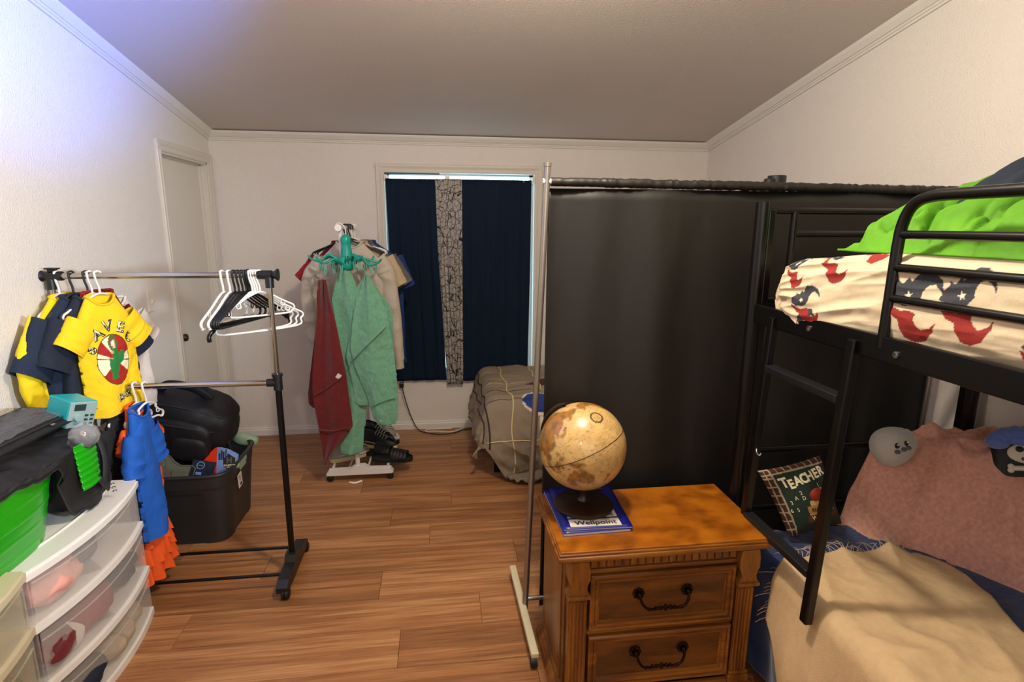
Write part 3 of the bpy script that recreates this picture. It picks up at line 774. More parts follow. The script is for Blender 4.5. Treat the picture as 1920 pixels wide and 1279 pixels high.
# close the far end
def endcap(u, v):
    p = ms(0, v); q = Vector((p.x, p.y + .014 * sin(pi * u), lerp(p.z, 1.352, u))); return q
mb.grid(endcap, 6, 150)
mt = mb.build('mattress', M['sheet'], None, 180)
origin_to(mt, (1.6, .85, 1.33))
def pc(p):
    a = my1 - p.y
    if p.x < mx0 + .013 and p.y <= my1 + .001: return print_col(a, p.z - 1.365)
    if p.x < mx1 - .3: return print_col(a + .02, p.z - 1.365 + (p.x - mx0 - .01))
    return SHEETC
paint(mt, pc)
top(mt, 'upper bunk mattress in a cream fitted sheet printed with bull heads', 'mattress')
# lime blanket heap
def heap(bx0, bx1, by0, by1, zb, hfn, nu, nv, name, material, label, cat, org, folds=1.):
    def fn(u, v):
        x = lerp(bx0, bx1, u); y = lerp(by0, by1, v)
        h = hfn(u, v, x, y)
        return Vector((x + .02 * folds * fb(x * 6, y * 6, 1.), y + .02 * folds * fb(x * 6, y * 6, 8.), zb + h))
    o = MB().grid(fn, nu, nv).build(name, material, None, 180, solid=.006); origin_to(o, org); return top(o, label, cat)
def crumple(x, y, s=0.):
    wx = x + .12 * fb(x * 3, y * 3, s); wy = y + .12 * fb(x * 3, y * 3, s + 5)
    return .55 * ridge(wx * 5 + wy * 2.5, wy * 7 - wx * 3, s) + .35 * ridge(wx * 11 + 3, wy * 9 + wx * 5, s + 2) + .15 * ridge(wx * 22, wy * 20, s + 4)
def creased(x, y, s=0.):
    """puffy cloth with sharp valleys"""
    wx = x + .10 * fb(x * 4, y * 4, s); wy = y + .10 * fb(x * 4, y * 4, s + 5)
    a = min(1., abs(noise.noise(Vector((wx * 4.2 + wy * 2.0, wy * 8.5 - wx * 2.5, s)))) * 2.6) ** .6
    b = min(1., abs(noise.noise(Vector((wx * 9 + 3, wy * 15 + wx * 4, s + 3)))) * 2.6) ** .7
    return .65 * a + .30 * b + .06 * fb(x * 22, y * 22, s)
def hl(u, v, x, y):
    e = sm((1 - u) / .1) * sm(v / .06) * sm((1 - v) / .09) * sm(u / .05)
    z = e * (.205 * (1 - exp(-u / .25)) - .02 + .066 * creased(x * .8, y * 1.15, 1.) * sm(u / .06) - .05 * sm((u - .55) / .3))
    return max(z, -.012)
heap(1.165, 2.03, .25, 1.53, 1.566, hl, 200, 260, 'lime_blanket', M['lime'], 'crumpled bright lime green blanket heaped on the upper bunk', 'blanket', (1.6, .95, 1.56))
def hn(u, v, x, y):
    r = sqrt(((u - .5) * 2) ** 2 + ((v - .5) * 2) ** 2)
    return max(0, 1 - r ** 2.6) ** .8 * (.115 + .062 * creased(x * .8, y * .7, 6.)) - .02
heap(1.315, 1.98, 1.02, 1.50, 1.68, hn, 110, 110, 'navy_jacket', M['navydark'], 'shiny navy jacket piled on top of the lime green blanket', 'jacket', (1.62, 1.25, 1.68))
rb = MB(); rb.blob((1.20, .86, 1.585), (.025, .05, .03), 1, 20, 12, None, lambda v: v * (1 + .15 * fb(v.x * 40, v.y * 40, v.z * 40)))
o = rb.build('blue_sock', M['bluedk'], None, 180); origin_to(o, (1.20, .86, 1.56)); top(o, 'small royal blue rolled cloth at the edge of the upper bunk', 'cloth')

# ------------------------------------------------------------------ lower bunk
lm = MB(); lm.span((1.145, BY0 + .02, .33), (2.06, 1.80, .455), .03)
o = lm.build('lower_mattress', M['greycloth'], None, 40); origin_to(o, (1.6, .85, .33)); top(o, 'lower bunk mattress hidden under the navy fleece blanket', 'mattress')
def drape(a, b, r=.05):
    """a: distance across from the edge (negative hangs down)"""
    if a >= r: return a, 0.
    L = r * pi / 2
    if a > r - L:
        t = (r - a) / r; return r - r * sin(t), -(r - r * cos(t))
    return 0., -r - ((r - L) - a)
def nf(u, v):
    y = lerp(1.785, -.05, v); a = lerp(-.40, .93, u)
    dx, dz = drape(a, 0)
    hang = sm(-a / .3)
    bulge = (.030 * sin(y * 11 + 1.0 * sin(y * 4)) + .022 * ridge(y * 5, a * 5, 3.)) * hang * sm((y - 1.28) / .12) + .004 * hang
    zz = .475 + dz
    flat = 1 - hang
    return Vector((1.118 + dx - bulge - .012, y, max(.012, zz + flat * (.012 * crumple(dx, y, 9.) + .006))))
o = MB().grid(nf, 120, 170).build('navy_blanket', M['navyfleece'], None, 180, solid=.008); origin_to(o, (1.6, .9, .47)); top(o, 'navy fleece blanket covering the lower bunk and hanging over its side', 'blanket')
# tan throw
def tz(x, y): return .492 + .012 * sm((x - 1.2) / .2)
def tf(u, v):
    # v from fringe end (far) to viewer, u from hanging near edge to inner edge
    y = lerp(1.60 - .06 * (1 - u), .45, v)
    inner = lerp(.575, .49, sm(v * 2.0)) + .02 * sin(v * 9)
    a = lerp(-.46 + .30 * (1 - sm(v / .30)), inner, u)
    dx, dz = drape(a, 0, .07)
    hang = sm(-a / .25); flat = 1 - hang
    f = .034 * ridge(dx * 1.8 + y * 1.1, y * 3.0 - dx * 4.2, 12.) + .008 * ridge(dx * 6 + 2, y * 6 + dx * 3, 15.) + .003 * fb(dx * 20, y * 20, 3)
    bul = (.016 * sin(y * 14 + 1.) + .014 * ridge(y * 7, a * 2, 21.) + .022) * hang
    return Vector((1.112 + dx - bul - .012, y + .02 * fb(dx * 4, y * 3, 2.), max(.016, .500 + dz + flat * max(f, -.010))))
tt = MB().grid(tf, 130, 170).build('tan_throw', M['tan'], None, 180, solid=.004); origin_to(tt, (1.35, 1.1, .5)); top(tt, 'tan woven throw with fringed end laid over the navy blanket', 'throw')
fr_ = MB()
for i in range(64):
    u = (i + .5) / 64; p = tf(u, 0.); a = random.uniform(-.6, .6); L = random.uniform(.035, .06)
    if i % 9 == 4: L *= 1.5
    d = Vector((sin(a), cos(a) * .9, 0))
    if u < .34: d = Vector((-.3 * random.random(), .55, -.8 * (1 - u / .34)))
    cur = random.uniform(-.02, .02)
    fr_.tube(path([p, p + d * L * .5 + Vector((cur, 0, .010 if u > .3 else 0)), p + d * L + Vector((cur * 1.8, 0, -.004))], 4), .0013, 4)
f = fr_.build('fringe', M['tanrib'], tt, 180)
f['kind'] = 'stuff'
# pillow pile under pink comforter
BD = [(1.53, 1.82), (1.585, 1.70), (1.66, 1.62), (1.735, 1.53), (1.775, 1.42), (1.83, 1.32), (1.95, 1.22), (2.09, 1.10)]
def dist_in(x, y):
    best = 9
    for (ax, ay), (bx, by) in zip(BD, BD[1:]):
        dx, dy = bx - ax, by - ay; t = max(0, min(1, ((x - ax) * dx + (y - ay) * dy) / (dx * dx + dy * dy)))
        best = min(best, sqrt((x - ax - t * dx) ** 2 + (y - ay - t * dy) ** 2))
    return best
def edge_x(y):
    for (ax, ay), (bx, by) in zip(BD, BD[1:]):
        if by <= y <= ay: return lerp(ax, bx, (ay - y) / (ay - by))
    return BD[0][0] if y > BD[0][1] else BD[-1][0]
def pf(u, v):
    y = lerp(1.815, 1.10, v); x0 = edge_x(y); x = lerp(x0, 2.105, u)
    d = dist_in(x, y)
    up = lerp(.30, .15, sm((1.66 - y) / .4))
    h = up * sm(d / .17) + .035 * sm(d / .04) * min(1, d * 30)
    wall = sm((2.11 - x) / .10)
    h += sm(d / .05) * (.052 * ridge(x * 3.5 + y * 2, y * 6 - x * 4, 31.) + .026 * ridge(x * 9, y * 10 + x * 6, 33.) + .004 * fb(x * 26, y * 26))
    return Vector((x + .012 * fb(x * 7, y * 7, 2) - .006, min(1.822, y + .01 * fb(x * 7, y * 7, 6)), .478 + max(h, .008)))
o = MB().grid(pf, 130, 130).build('pink_comforter', M['pink'], None, 180, solid=.010); origin_to(o, (1.85, 1.55, .5)); top(o, 'dusty pink paisley comforter bunched over pillows on the lower bunk', 'comforter')
# grey plush
gp = Vector((1.652, 1.725, .846)); Rg = Matrix.Rotation(radians(-22), 3, 'Y')
ps = thing('plush_toy', 'smooth pale grey pebble shaped plush with a small face', 'plush toy', (1.652, 1.725, .78))
def peb(v): return Vector((v.x, v.y * (1 - .18 * v.x / .08), v.z * (1 - .24 * v.x / .08)))
MB().blob(gp, (.082, .064, .070), 1, 40, 24, Rg, peb).build('body', M['plush'], ps, 180)
fb1 = Vector((-.66, -.70, .27)).normalized(); fr1 = Vector((.72, -.69, 0)).normalized(); fu1 = fr1.cross(fb1).normalized() * -1
if fu1.z < 0: fu1 = -fu1
pbv = bvh_of(ps.children[0])
def on_blob(a, b):
    d = (fb1 * sqrt(max(.05, 1 - a * a - b * b)) + fr1 * a + fu1 * b).normalized()
    h = pbv.ray_cast(gp + d * .3, -d, .6); return h[0], h[1]
ef = MB(); hf = MB()
for a, b, r in ((.12, .02, .0105), (.52, .24, .0095)):
    p, n = on_blob(a, b); ef.blob(p, (r * .75, r * .75, r), 1, 14, 10)
    hf.blob(p + n * r * .72 + Vector((0, 0, .004)), (.0034, .0034, .0034), 1, 8, 6)
ef.build('eye', M['plushdark'], ps, 180); hf.build('eye_highlight', M['creamfelt'], ps, 180)
ck = MB()
for a, b in ((.17, -.27), (.44, -.10), (.66, .02)):
    p, n = on_blob(a, b); ck.blob(p, (.010, .010, .008), 1, 12, 8)
ck.build('snout', M['greycloth'], ps, 180)
# skull cushion
kc = thing('novelty_cushion', 'black cushion with pale grinning skull shape and fluffy blue top', 'cushion', (1.965, 1.545, .76))
Rk = Matrix.Rotation(radians(-28), 3, 'Z') @ Matrix.Rotation(radians(-20), 3, 'X')
kcen = Vector((1.962, 1.525, .855))
MB().blob(kcen, (.090, .040, .092), .7, 36, 20, Rk).build('body', M['plushdark'], kc, 180)
kf = lambda x, y, z=0: kcen + Rk @ Vector((x, -.040 - z, y))
MB().blob(kf(.0, .022, -.006), (.060, .014, .034), .9, 30, 16, Rk).build('skull_face', M['creamfelt'], kc, 180)
em = MB()
for x in (-.030, .030): em.blob(kf(x, .036, .006), (.012, .005, .010), 1, 14, 8, Rk)
em.blob(kf(0, .006, .004), (.026, .006, .0085), .8, 16, 8, Rk); em.build('eyes_and_mouth', M['plushdark'], kc, 180)
te = MB()
for i in range(7): te.box(kf(-.018 + i * .006, .006, .0095), (.0044, .003, .011), Rk, .001)
te.build('teeth', M['creamfelt'], kc)
bn = MB(); bn.tube(path([kf(-.05, -.030, .004), kf(-.02, -.026, .007), kf(.02, -.026, .007), kf(.05, -.030, .004)], 5), .0085, 10)
for x in (-.052, .052):
    for dy in (-.007, .006): bn.blob(kf(x, -.030 + dy, .004), (.010, .007, .009), 1, 10, 8, Rk)
bn.build('crossed_bone', M['creamfelt'], kc, 180)
fl2 = MB()
for i in range(9):
    a = -1.35 + i * .3375
    fl2.blob(kf(.082 * sin(a), .045 + .045 * cos(a), -.022), (.034, .036, .026), 1, 18, 12, Rk, lambda v: v * (1 + .12 * fb(v.x * 50, v.y * 50, v.z * 50)))
fl2.blob(kf(0, .066, -.012), (.075, .030, .022), 1, 24, 14, Rk)
fl2.build('fluffy_top', M['bluefluff'], kc, 180)
# teacher pillow
TL, TR, BL, BR = Vector((1.150, 1.770, .750)), Vector((1.405, 1.785, .792)), Vector((1.250, 1.690, .520)), Vector((1.475, 1.715, .545))
pn = ((TR - TL).cross(BL - TL)).normalized()
if pn.y > 0: pn = -pn
def bil(u, v): return TL.lerp(TR, u).lerp(BL.lerp(BR, u), v)
def pside(s):
    def fn(u, v):
        e = (16 * u * (1 - u) * v * (1 - v)) ** .45
        pinch = .012 * (sin(pi * u) * (abs(v - .5) * 2) ** 2 + sin(pi * v) * (abs(u - .5) * 2) ** 2)
        q = bil(.5 + (u - .5) * (1 - .06 * sin(pi * v)), .5 + (v - .5) * (1 - .06 * sin(pi * u)))
        return q + pn * s * (.048 * e)
    return fn
tpil = thing('cushion', 'small dark green tapestry cushion lettered TEACHER behind the bunk ladder', 'cushion', (1.36, 1.74, .52))
pmb = MB(); pmb.grid(pside(1), 120, 120); pmb.grid(pside(-1), 40, 40)
pc_ = pmb.build('cushion_cover', M['pillow'], tpil, 180)
tu = (TR - TL).normalized(); tv = (TL - BL).normalized()
def uvof(p):
    # invert the bilinear map approximately
    u, v = .5, .5
    for _ in range(6):
        q = bil(u, v); d = p - q; du = (bil(u + .01, v) - q) / .01; dv = (bil(u, v + .01) - q) / .01
        d = d - pn * d.dot(pn)
        a11, a12, a22 = du.dot(du), du.dot(dv), dv.dot(dv); b1, b2 = du.dot(d), dv.dot(d); det = a11 * a22 - a12 * a12
        u += (a22 * b1 - a12 * b2) / det; v += (a11 * b2 - a12 * b1) / det
    return u, v
BROWN, GREENC, CREAMC = (.055, .018, .008), (.012, .030, .018), (.42, .33, .22)
def pcol(p):
    u, v = uvof(p)
    if not (p - bil(.5, .5)).dot(pn) > 0: return BROWN
    if abs(u - .125) < .012 or abs(v - .085) < .010 or abs(u - .055) < .006: return CREAMC
    if u < .125:
        return CREAMC if (v * 8) % 1 < .16 else BROWN
    if v < .085 or u > .93: return CREAMC if (u * 9) % 1 < .12 and v < .085 else BROWN
    if v > .86: return (.03, .025, .012)
    # stacked books
    if .40 < u < .86 and .60 < v < .73: return (.42, .22, .06) if v < .715 else (.55, .40, .18)
    if .46 < u < .84 and .535 < v < .60 and u < .84 - (.6 - v) * .6 and u > .40 + (.6 - v) * 1.2: return (.55, .40, .18)
    if .80 < u < .86 and .55 < v < .73: return (.55, .46, .30)
    if .36 < u < .90 and .73 < v < .83: return (.12, .03, .02)
    return GREENC
paint(pc_, pcol)
pb_ = bvh_of(pc_)
def pfr(x, y, z=0):  # x,y in 0..1 of cushion face
    return bil(x, 1 - y) + pn * z
def plet(s, size, cx, cy, rot=0., m='inkcream', bold=.0):
    c, si = cos(rot), sin(rot)
    text(s, size, lambda x, y, z=0: bil(cx + (c * x - si * y), 1 - (cy + (si * x + c * y) * 1.05)) + pn * z, M[m], tpil, .0004, bvh=pb_, nrm=pn, bold=bold)
for ch, x, y in zip('TEACHER', (.225, .315, .425, .53, .635, .745, .85), (.775, .74, .765, .775, .785, .80, .815)):
    plet(ch, .165 if ch != 'T' else .18, x, y, .05, bold=.006)
plet('Been There', .075, .78, .60, .08); plet('Done', .075, .82, .50, .08)
for s, x, y in (('3', .20, .49), ('2', .385, .60), ('A', .29, .545), ('D', .40, .525), ('6', .16, .38), ('5', .25, .38), ('1', .70, .65), ('3', .72, .585)):
    plet(s, .075, x, y)
plet('READING', .07, .60, .335, 0, 'inkblack', .001); plet('WRITING', .085, .60, .22, 0, 'inkcream')
ap = MB(); ac = bil(.60, .47) + pn * .050
ap.blob(ac, (.026, .012, .026), 1, 20, 14, None, lambda v: Vector((v.x, v.y, v.z * (1 + .12 * v.z / .026))))
ap.build('apple_motif', M['redapple'], tpil, 180)
# ------------------------------------------------------------------ garment rack on the left
RX0, RX1, RY, RZ = -1.562, -.716, 2.48, 1.420
gr = thing('garment_rack', 'two tier chrome and black rolling garment rack with black end caps', 'clothes rack', (-1.14, RY, 0))
MB().tube([(RX0, RY, RZ), (RX1 + .02, RY, RZ)], .0125, 14).build('hanging_bar', M['chrome'], gr, 60)
MB().tube([(RX0, RY, .945), (RX1 - .01, RY, .945)], .0125, 14).build('lower_bar', M['chrome'], gr, 60)
Ry90 = Matrix.Rotation(radians(90), 3, 'Y')
for x, s in ((RX0, -1), (RX1, 1)):
    MB().tube([(x, RY, .96), (x, RY, RZ - .01)], .0105, 14).build('upper_post', M['chrome'], gr, 60)
    MB().tube([(x, RY, .09), (x, RY, .975)], .014, 14).build('lower_post', M['black'], gr, 60)
    c = MB()
    c.tube([(x - s * .045, RY, RZ), (x + s * .012, RY, RZ)], .019, 16); c.tube([(x, RY, RZ - .055), (x, RY, RZ)], .0175, 16)
    c.lathe([(.013, 0), (.015, .010), (.020, .020), (.026, .026), (.026, .030), (.005, .031)], (x + s * .008, RY, RZ), 18, Ry90 if s > 0 else Matrix.Rotation(radians(-90), 3, 'Y'))
    if s < 0: c.box((x + .01, RY, RZ + .022), (.03, .02, .012), None, .003); c.box((x + .01, RY, RZ + .030), (.045, .03, .006), None, .002)
    c.build('end_cap', M['blackplast'], gr, 50)
    k = MB(); k.tube([(x, RY, .912), (x, RY, .978)], .0195, 16); k.tube([(x - s * .045, RY, .945), (x, RY, .945)], .018, 16); k.tube([(x, RY, .974), (x, RY, .986)], .023, 16); k.build('joint', M['blackplast'], gr, 50)
    f = MB(); f.prism([(-.20, .060), (-.20, .036), (-.185, .030), (.185, .030), (.20, .036), (.20, .060), (.165, .082), (.05, .090), (.035, .12), (-.035, .12), (-.05, .090), (-.165, .082)], x - .024, x + .024, lambda a, b, c_: Vector((c_, RY + a, b)))
    f.build('foot', M['blackplast'], gr)
    for y in (-.185, .185):
        wl_ = MB(); wl_.lathe([(.018, -.017), (.024, -.013), (.0245, -.003), (.019, -.002), (.019, .002), (.0245, .003), (.024, .013), (.018, .017)], (x + .012, RY + y, .0245), 18, Ry90 @ Matrix.Identity(3)); wl_.tube([(x + .012, RY + y, .02), (x + .008, RY + y, .045)], .006, 8)
        wl_.build('caster', M['rubber'], gr, 40)
for y in (-.115, .105):
    MB().tube([(RX0, RY + y, .075), (RX1, RY + y, .075)], .0075, 10).build('base_rod', M['black'], gr, 60)

# ------------------------------------------------------------------ hangers (origin at the bar centre, spread along local x)
def hanger_mesh(w_=.40, drop=.085, r=.0042, notch=True, bottom=.10, curl=False):
    mb = MB(); R = .018
    hook = [(-R * cos(radians(20)), 0, -.012)] if 0 else []
    hk = [(R * cos(a), 0, R * sin(a) + .001) for a in [radians(-35 + i * 21.5) for i in range(11)]]
    hk = [(R, 0, -.012)] + hk[1:9] + [(-R * .55, 0, -.020), (-.002, 0, -.045), (0, 0, -.072)]
    mb.tube(path(hk, 3), r * .95, 8, squash=(1.25, (0, 1, 0)))
    h = w_ / 2; z0 = -.072
    pts = [(0, 0, z0), (.05, 0, z0 - .018), (h * .55, 0, z0 - drop * .62), (h - .025, 0, z0 - drop), (h - .004, 0, z0 - drop - .012), (h, 0, z0 - drop - .026), (h - .012, 0, z0 - drop - .038), (h - .04, 0, z0 - bottom - .026)]
    full = pts + [(-x, y, z) for x, y, z in pts[::-1][:-1]]
    mb.tube(path(full, 4, True), r, 8, True, squash=(1.35, (0, 1, 0)))
    if notch:
        for s in (-1, 1):
            mb.tube(path([(s * h * .62, 0, z0 - drop * .70), (s * (h * .62 - .004), 0, z0 - drop * .70 - .022), (s * (h * .62 + .010), 0, z0 - drop * .70 - .026), (s * (h * .62 + .014), 0, z0 - drop * .70 - .014)], 3), r * .6, 6)
    if curl:
        for s in (-1, 1): mb.tube(path([(s * (h - .03), 0, z0 - drop - .02), (s * (h + .01), 0, z0 - drop - .05), (s * (h + .012), 0, z0 - drop - .075)], 4), r * 1.3, 8)
    return mb
HM = {}
def hanger(loc, rot, label, m='white', group=None, **kw):
    key = (m, tuple(sorted(kw.items())))
    if key not in HM:
        o = hanger_mesh(**kw).build('clothes_hanger', M[m], None, 180); HM[key] = o
    else:
        o = HM[key].copy(); COL.objects.link(o)
    o.location = loc; o.rotation_euler = (0, 0, radians(rot)); WM[o.name] = Matrix.Translation(loc) @ Matrix.Rotation(radians(rot), 4, 'Z')
    props(o, label, 'hanger', group); return o
HZ = RZ + .0
GE = 'empty hangers at the right end of the chrome bar'
hanger((-.905, RY, HZ), 84, 'white tubular hanger hanging foremost and furthest left of the empty ones', 'white', GE, w_=.41)
hanger((-.878, RY, HZ), 84, 'white empty hanger second from the left, just before the black ones', 'white', GE, w_=.41)
for i, (x, l) in enumerate(((-.858, 'first from the left'), (-.842, 'second from the left'), (-.826, 'third from the left'), (-.812, 'fourth from the left'))):
    hanger((x, RY, HZ), 80 - 2 * i, 'black tubular empty hanger, ' + l + ' of the black ones', 'blackplast', GE, w_=.40)
hanger((-.800, RY, HZ), 62, 'black wide coat hanger with down-curled ends behind the white ones', 'black', GE, w_=.42, drop=.10, r=.0065, notch=False, bottom=.09, curl=True)
for i, (x, a, l) in enumerate(((-.788, 47, 'leftmost'), (-.778, 42, 'middle left'), (-.768, 38, 'middle right'))):
    hanger((x, RY, HZ - .0), a, 'white empty hanger turned face-on beside the end cap, ' + l + ' of its bunch', 'white', GE, w_=.36 + .012 * i, drop=.095, bottom=.14)
hanger((-.757, RY, HZ), 36, 'small white child size hanger nearest the black end cap', 'white', GE, w_=.28, drop=.055, bottom=.075)

# ------------------------------------------------------------------ shirts
def shirt(name, label, cat, loc, rot, material, W=.16, L=.44, d=.045, sl=.15, sw=.075, sang=38, neck=.062, slope=.065, seed=0., group=None, long=None, longR=None, painter=None, nz=-.075, res=(150, 110), fold=1., parts=True):
    """local frame: x across, -y front, z down from the hanger neck"""
    t = Matrix.Translation(loc) @ Matrix.Rotation(radians(rot), 4, 'Z')
    root = bpy.data.objects.new(name, None); COL.objects.link(root); root.location = loc; root.rotation_euler = (0, 0, radians(rot)); root.empty_display_size = .05
    WM[root.name] = t; props(root, label, cat, group)
    sh = W * .86
    R = [(0, -L, W * 1.03, d * 1.25, 0, 0), (.30, -.70 * L, W, d * 1.1, 0, 0), (.58, -.42 * L, W * .99, d, .0, 0), (.72, -.30 * L, W * .985, d * .95, .0, 0), (.84, -.16 * L, sh * 1.06, d * .85, .02, 0), (.93, -.035, sh, d * .62, slope * .9, .0), (.97, -.008, neck * 1.25, d * .62, .012, .035), (1, .004, neck, d * .6, 0, .045)]
    def fn(u, v):
        zc, hw, dp, drop, dip = interp(R, v); a = 2 * pi * u
        cx, sy = cos(a), sin(a)
        e = 1.5 if v < .9 else 1.2
        x = hw * math.copysign(abs(cx) ** (1 / e), cx); y = dp * math.copysign(abs(sy) ** (1 / e * 1.0), sy)
        z = zc - drop * abs(cx) ** 1.6
        if sy < 0: z -= dip * abs(sy) ** 2
        rmp = sm((.97 - v) / .3)
        f = fold * rmp * (.016 * sin(x * 34 + seed + 2.2 * sin(z * 5 + seed)) * (1.15 - v) + .010 * ridge(x * 8 + seed, z * 3.0 + x * 4, seed) + .004 * fb(x * 30, z * 22, seed))
        y += f * (1 if sy < 0 else -.7); x += .006 * fold * fb(z * 12, seed, u) * rmp
        return Vector((x, y, z + nz - (.012 * fb(x * 9, seed) if v < .02 else 0)))
    b = MB(); b.grid(fn, res[0], res[1], cu=True)
    bo = b.build('body', material, root, 180, local=True)
    sz = nz - slope * .9 - .012
    for s in (-1, 1):
        a0 = radians(sang); p0 = Vector((s * sh * .86, 0, sz - .055))
        lg_ = (longR if (longR and s > 0) else long)
        if long: pts = [p0 + Vector((0, 0, .03)), p0 + Vector((s * .045, 0, -.03))] + [Vector((s * q[0], q[1], q[2])) for q in lg_]
        else: pts = [p0 + Vector((-s * .01, 0, .02)), p0 + Vector((s * sl * sin(a0) * .35, 0, -sl * cos(a0) * .35)), p0 + Vector((s * sl * sin(a0) * .7, 0, -sl * cos(a0) * .7)), p0 + Vector((s * sl * sin(a0), -.004, -sl * cos(a0)))]
        pp = path(pts, 10 if long else 7); n = len(pp); nn = 26
        def sf(u, v, pp=pp, n=n, s=s):
            q = v * (n - 1); i = min(int(q), n - 2); c = pp[i].lerp(pp[i + 1], q - i); tg = (pp[i + 1] - pp[i]).normalized()
            sd = Vector((0, -1, 0)); up = tg.cross(sd).normalized()
            w2 = sw * lerp(1.0, .92 if not long else .55, v); a = 2 * pi * u
            th = d * (.85 if not long else .7)
            if long and v > .93: w2 *= .82
            r1 = w2 * (1 + .05 * fb(v * 5, u * 4, seed) * fold); r2 = th * (1 + .35 * ridge(v * (7 if long else 3), u * 2.2, seed + s) * fold * sm(v * 4))
            return c + up * cos(a) * r1 + sd * sin(a) * r2
        sb = MB(); sb.grid(sf, nn, n * 2, cu=True)
        so = sb.build('sleeve', material, root, 180, local=True)
        if painter: paint(so, lambda p: lin('#f0c914'))
    cb = MB(); cb.tube([fn(i / 40, .99) for i in range(40)], .0055, 8, True); co = cb.build('collar', material, root, 180, local=True)
    if painter: paint(co, lambda p: lin('#e6be10'))
    if painter: paint(bo, lambda p: painter(t.inverted() @ p))
    return root, bo, t
GT = 'small shirts on the chrome top bar'
def on_bar(x, rot, label, dz=0, w=.27): hanger((x, RY, HZ + dz), rot, label, 'white' if 'white' in label else 'mesh_', 'hangers holding the shirts on the chrome bar', w_=w, drop=.06, bottom=.06)
on_bar(-1.538, 88, 'white hanger inside the yellow sweatshirt by the left wall')
shirt('sweatshirt', 'bright yellow long sleeved sweatshirt furthest left on the rack', 'shirt', (-1.530, RY, HZ), 88, M['yellow2'], W=.19, L=.50, d=.030, sl=.2, sw=.065, seed=1., group=GT, long=[(.235, 0, -.30), (.245, -.005, -.42), (.215, -.01, -.50)])
on_bar(-1.485, 80, 'grey hanger inside the large navy shirt')
shirt('tee_shirt', 'navy tee shirt with a wide sleeve in front of the yellow sweatshirt', 'shirt', (-1.478, RY, HZ), 76, M['navy'], W=.185, L=.50, d=.040, sl=.20, sw=.085, sang=34, seed=2., group=GT)
on_bar(-1.43, 74, 'grey hanger inside the darker navy shirt')
shirt('tee_shirt', 'darker navy tee shirt squeezed between navy and yellow tees', 'shirt', (-1.425, RY, HZ), 72, M['navydark'], W=.165, L=.49, d=.040, sl=.17, sw=.075, sang=30, seed=3., group=GT)
on_bar(-1.386, 66, 'white hanger inside the printed yellow tee', 0, .18)
CB, CWH, CRD, CGR, CDK = lin('#f0c914'), lin('#efe4c0'), lin('#a51c16'), lin('#1f7a34'), lin('#3a2208')
PALM = [(-.030, -.080), (.0, -.082), (.010, -.052), (.020, -.022), (.046, -.010), (.052, .028), (.034, .036), (.022, .020), (.014, .050), (-.010, .048), (-.012, .004), (-.030, .010), (-.034, -.02)]
def crest(p):
    if p.y > 0: return CB
    x, z = p.x - .0, p.z + .345
    ex, ez = x / .070, z / .108
    r = ex * ex + ez * ez
    if inpoly(x * 1.15, z, PALM): return CGR
    if (x / .020) ** 2 + ((z - .070) / .036) ** 2 < 1: return lin('#e9dcb0') if (x / .008) ** 2 + ((z - .066) / .018) ** 2 < 1 else lin('#5f5f2c')
    if r < 1.0:
        if r > .93: return CDK
        a = math.degrees(atan2(z / .108, x / .070)) % 360
        if 15 < a < 80 or 215 < a < 325: return CRD
        if 128 < a < 160: return CRD
        if r < .16: return lin('#c8b27c')
        if abs(((a + 8) % 90) - 45) > 43.5: return CDK
        return CWH
    return CB
yt, yb, ytM = shirt('tee_shirt', 'yellow tee shirt printed with a red and white lifebuoy and lettering', 'shirt', (-1.378, RY - .02, HZ), 66, M['yellow'], W=.122, L=.50, d=.036, sl=.105, sw=.066, sang=40, neck=.052, seed=4.2, group=GT, painter=crest, res=(340, 300), fold=.85)
ybv = bvh_of(yb)
def tee_text(s, size, x, z, rot, b=.001):
    n = (ytM.to_3x3() @ Vector((0, -1, 0))); c, si = cos(rot), sin(rot)
    for mm, off, bb in (('inkblack', -.0015, b + .0020), ('inkcream', 0, b)):
        fr = lambda px, py, pz=0: ytM @ Vector((x + (c * px - si * py) + (-off), -.1, z + si * px + c * py + off)) + n * (0 if mm == 'inkblack' else .0022)
        text(s, size, fr, M[mm], yt, .0003, bvh=ybv, nrm=n, bold=bb)
for i, ch in enumerate('SAVEO'):
    a = radians(158 - i * 31); tee_text(ch, .060, .092 * cos(a), -.338 + .136 * sin(a), (a - pi / 2) * .8)
tee_text('DAY', .036, .018, -.505, .12)
on_bar(-1.415, 70, 'white hanger inside the pale shirt behind the printed yellow tee')
shirt('tank_top', 'pale pinkish white shirt behind the printed yellow tee', 'shirt', (-1.405, RY + .12, HZ - .03), 78, M['whitecloth'], W=.165, L=.52, d=.018, sl=.12, sw=.07, seed=5., group=GT)
shirt('tee_shirt', 'dark red shirt whose collar shows inside the yellow tee neck', 'shirt', (-1.408, RY + .02, HZ + .012), 68, M['redcloth'], W=.130, L=.40, d=.016, sl=.13, sw=.06, seed=6., group=GT)
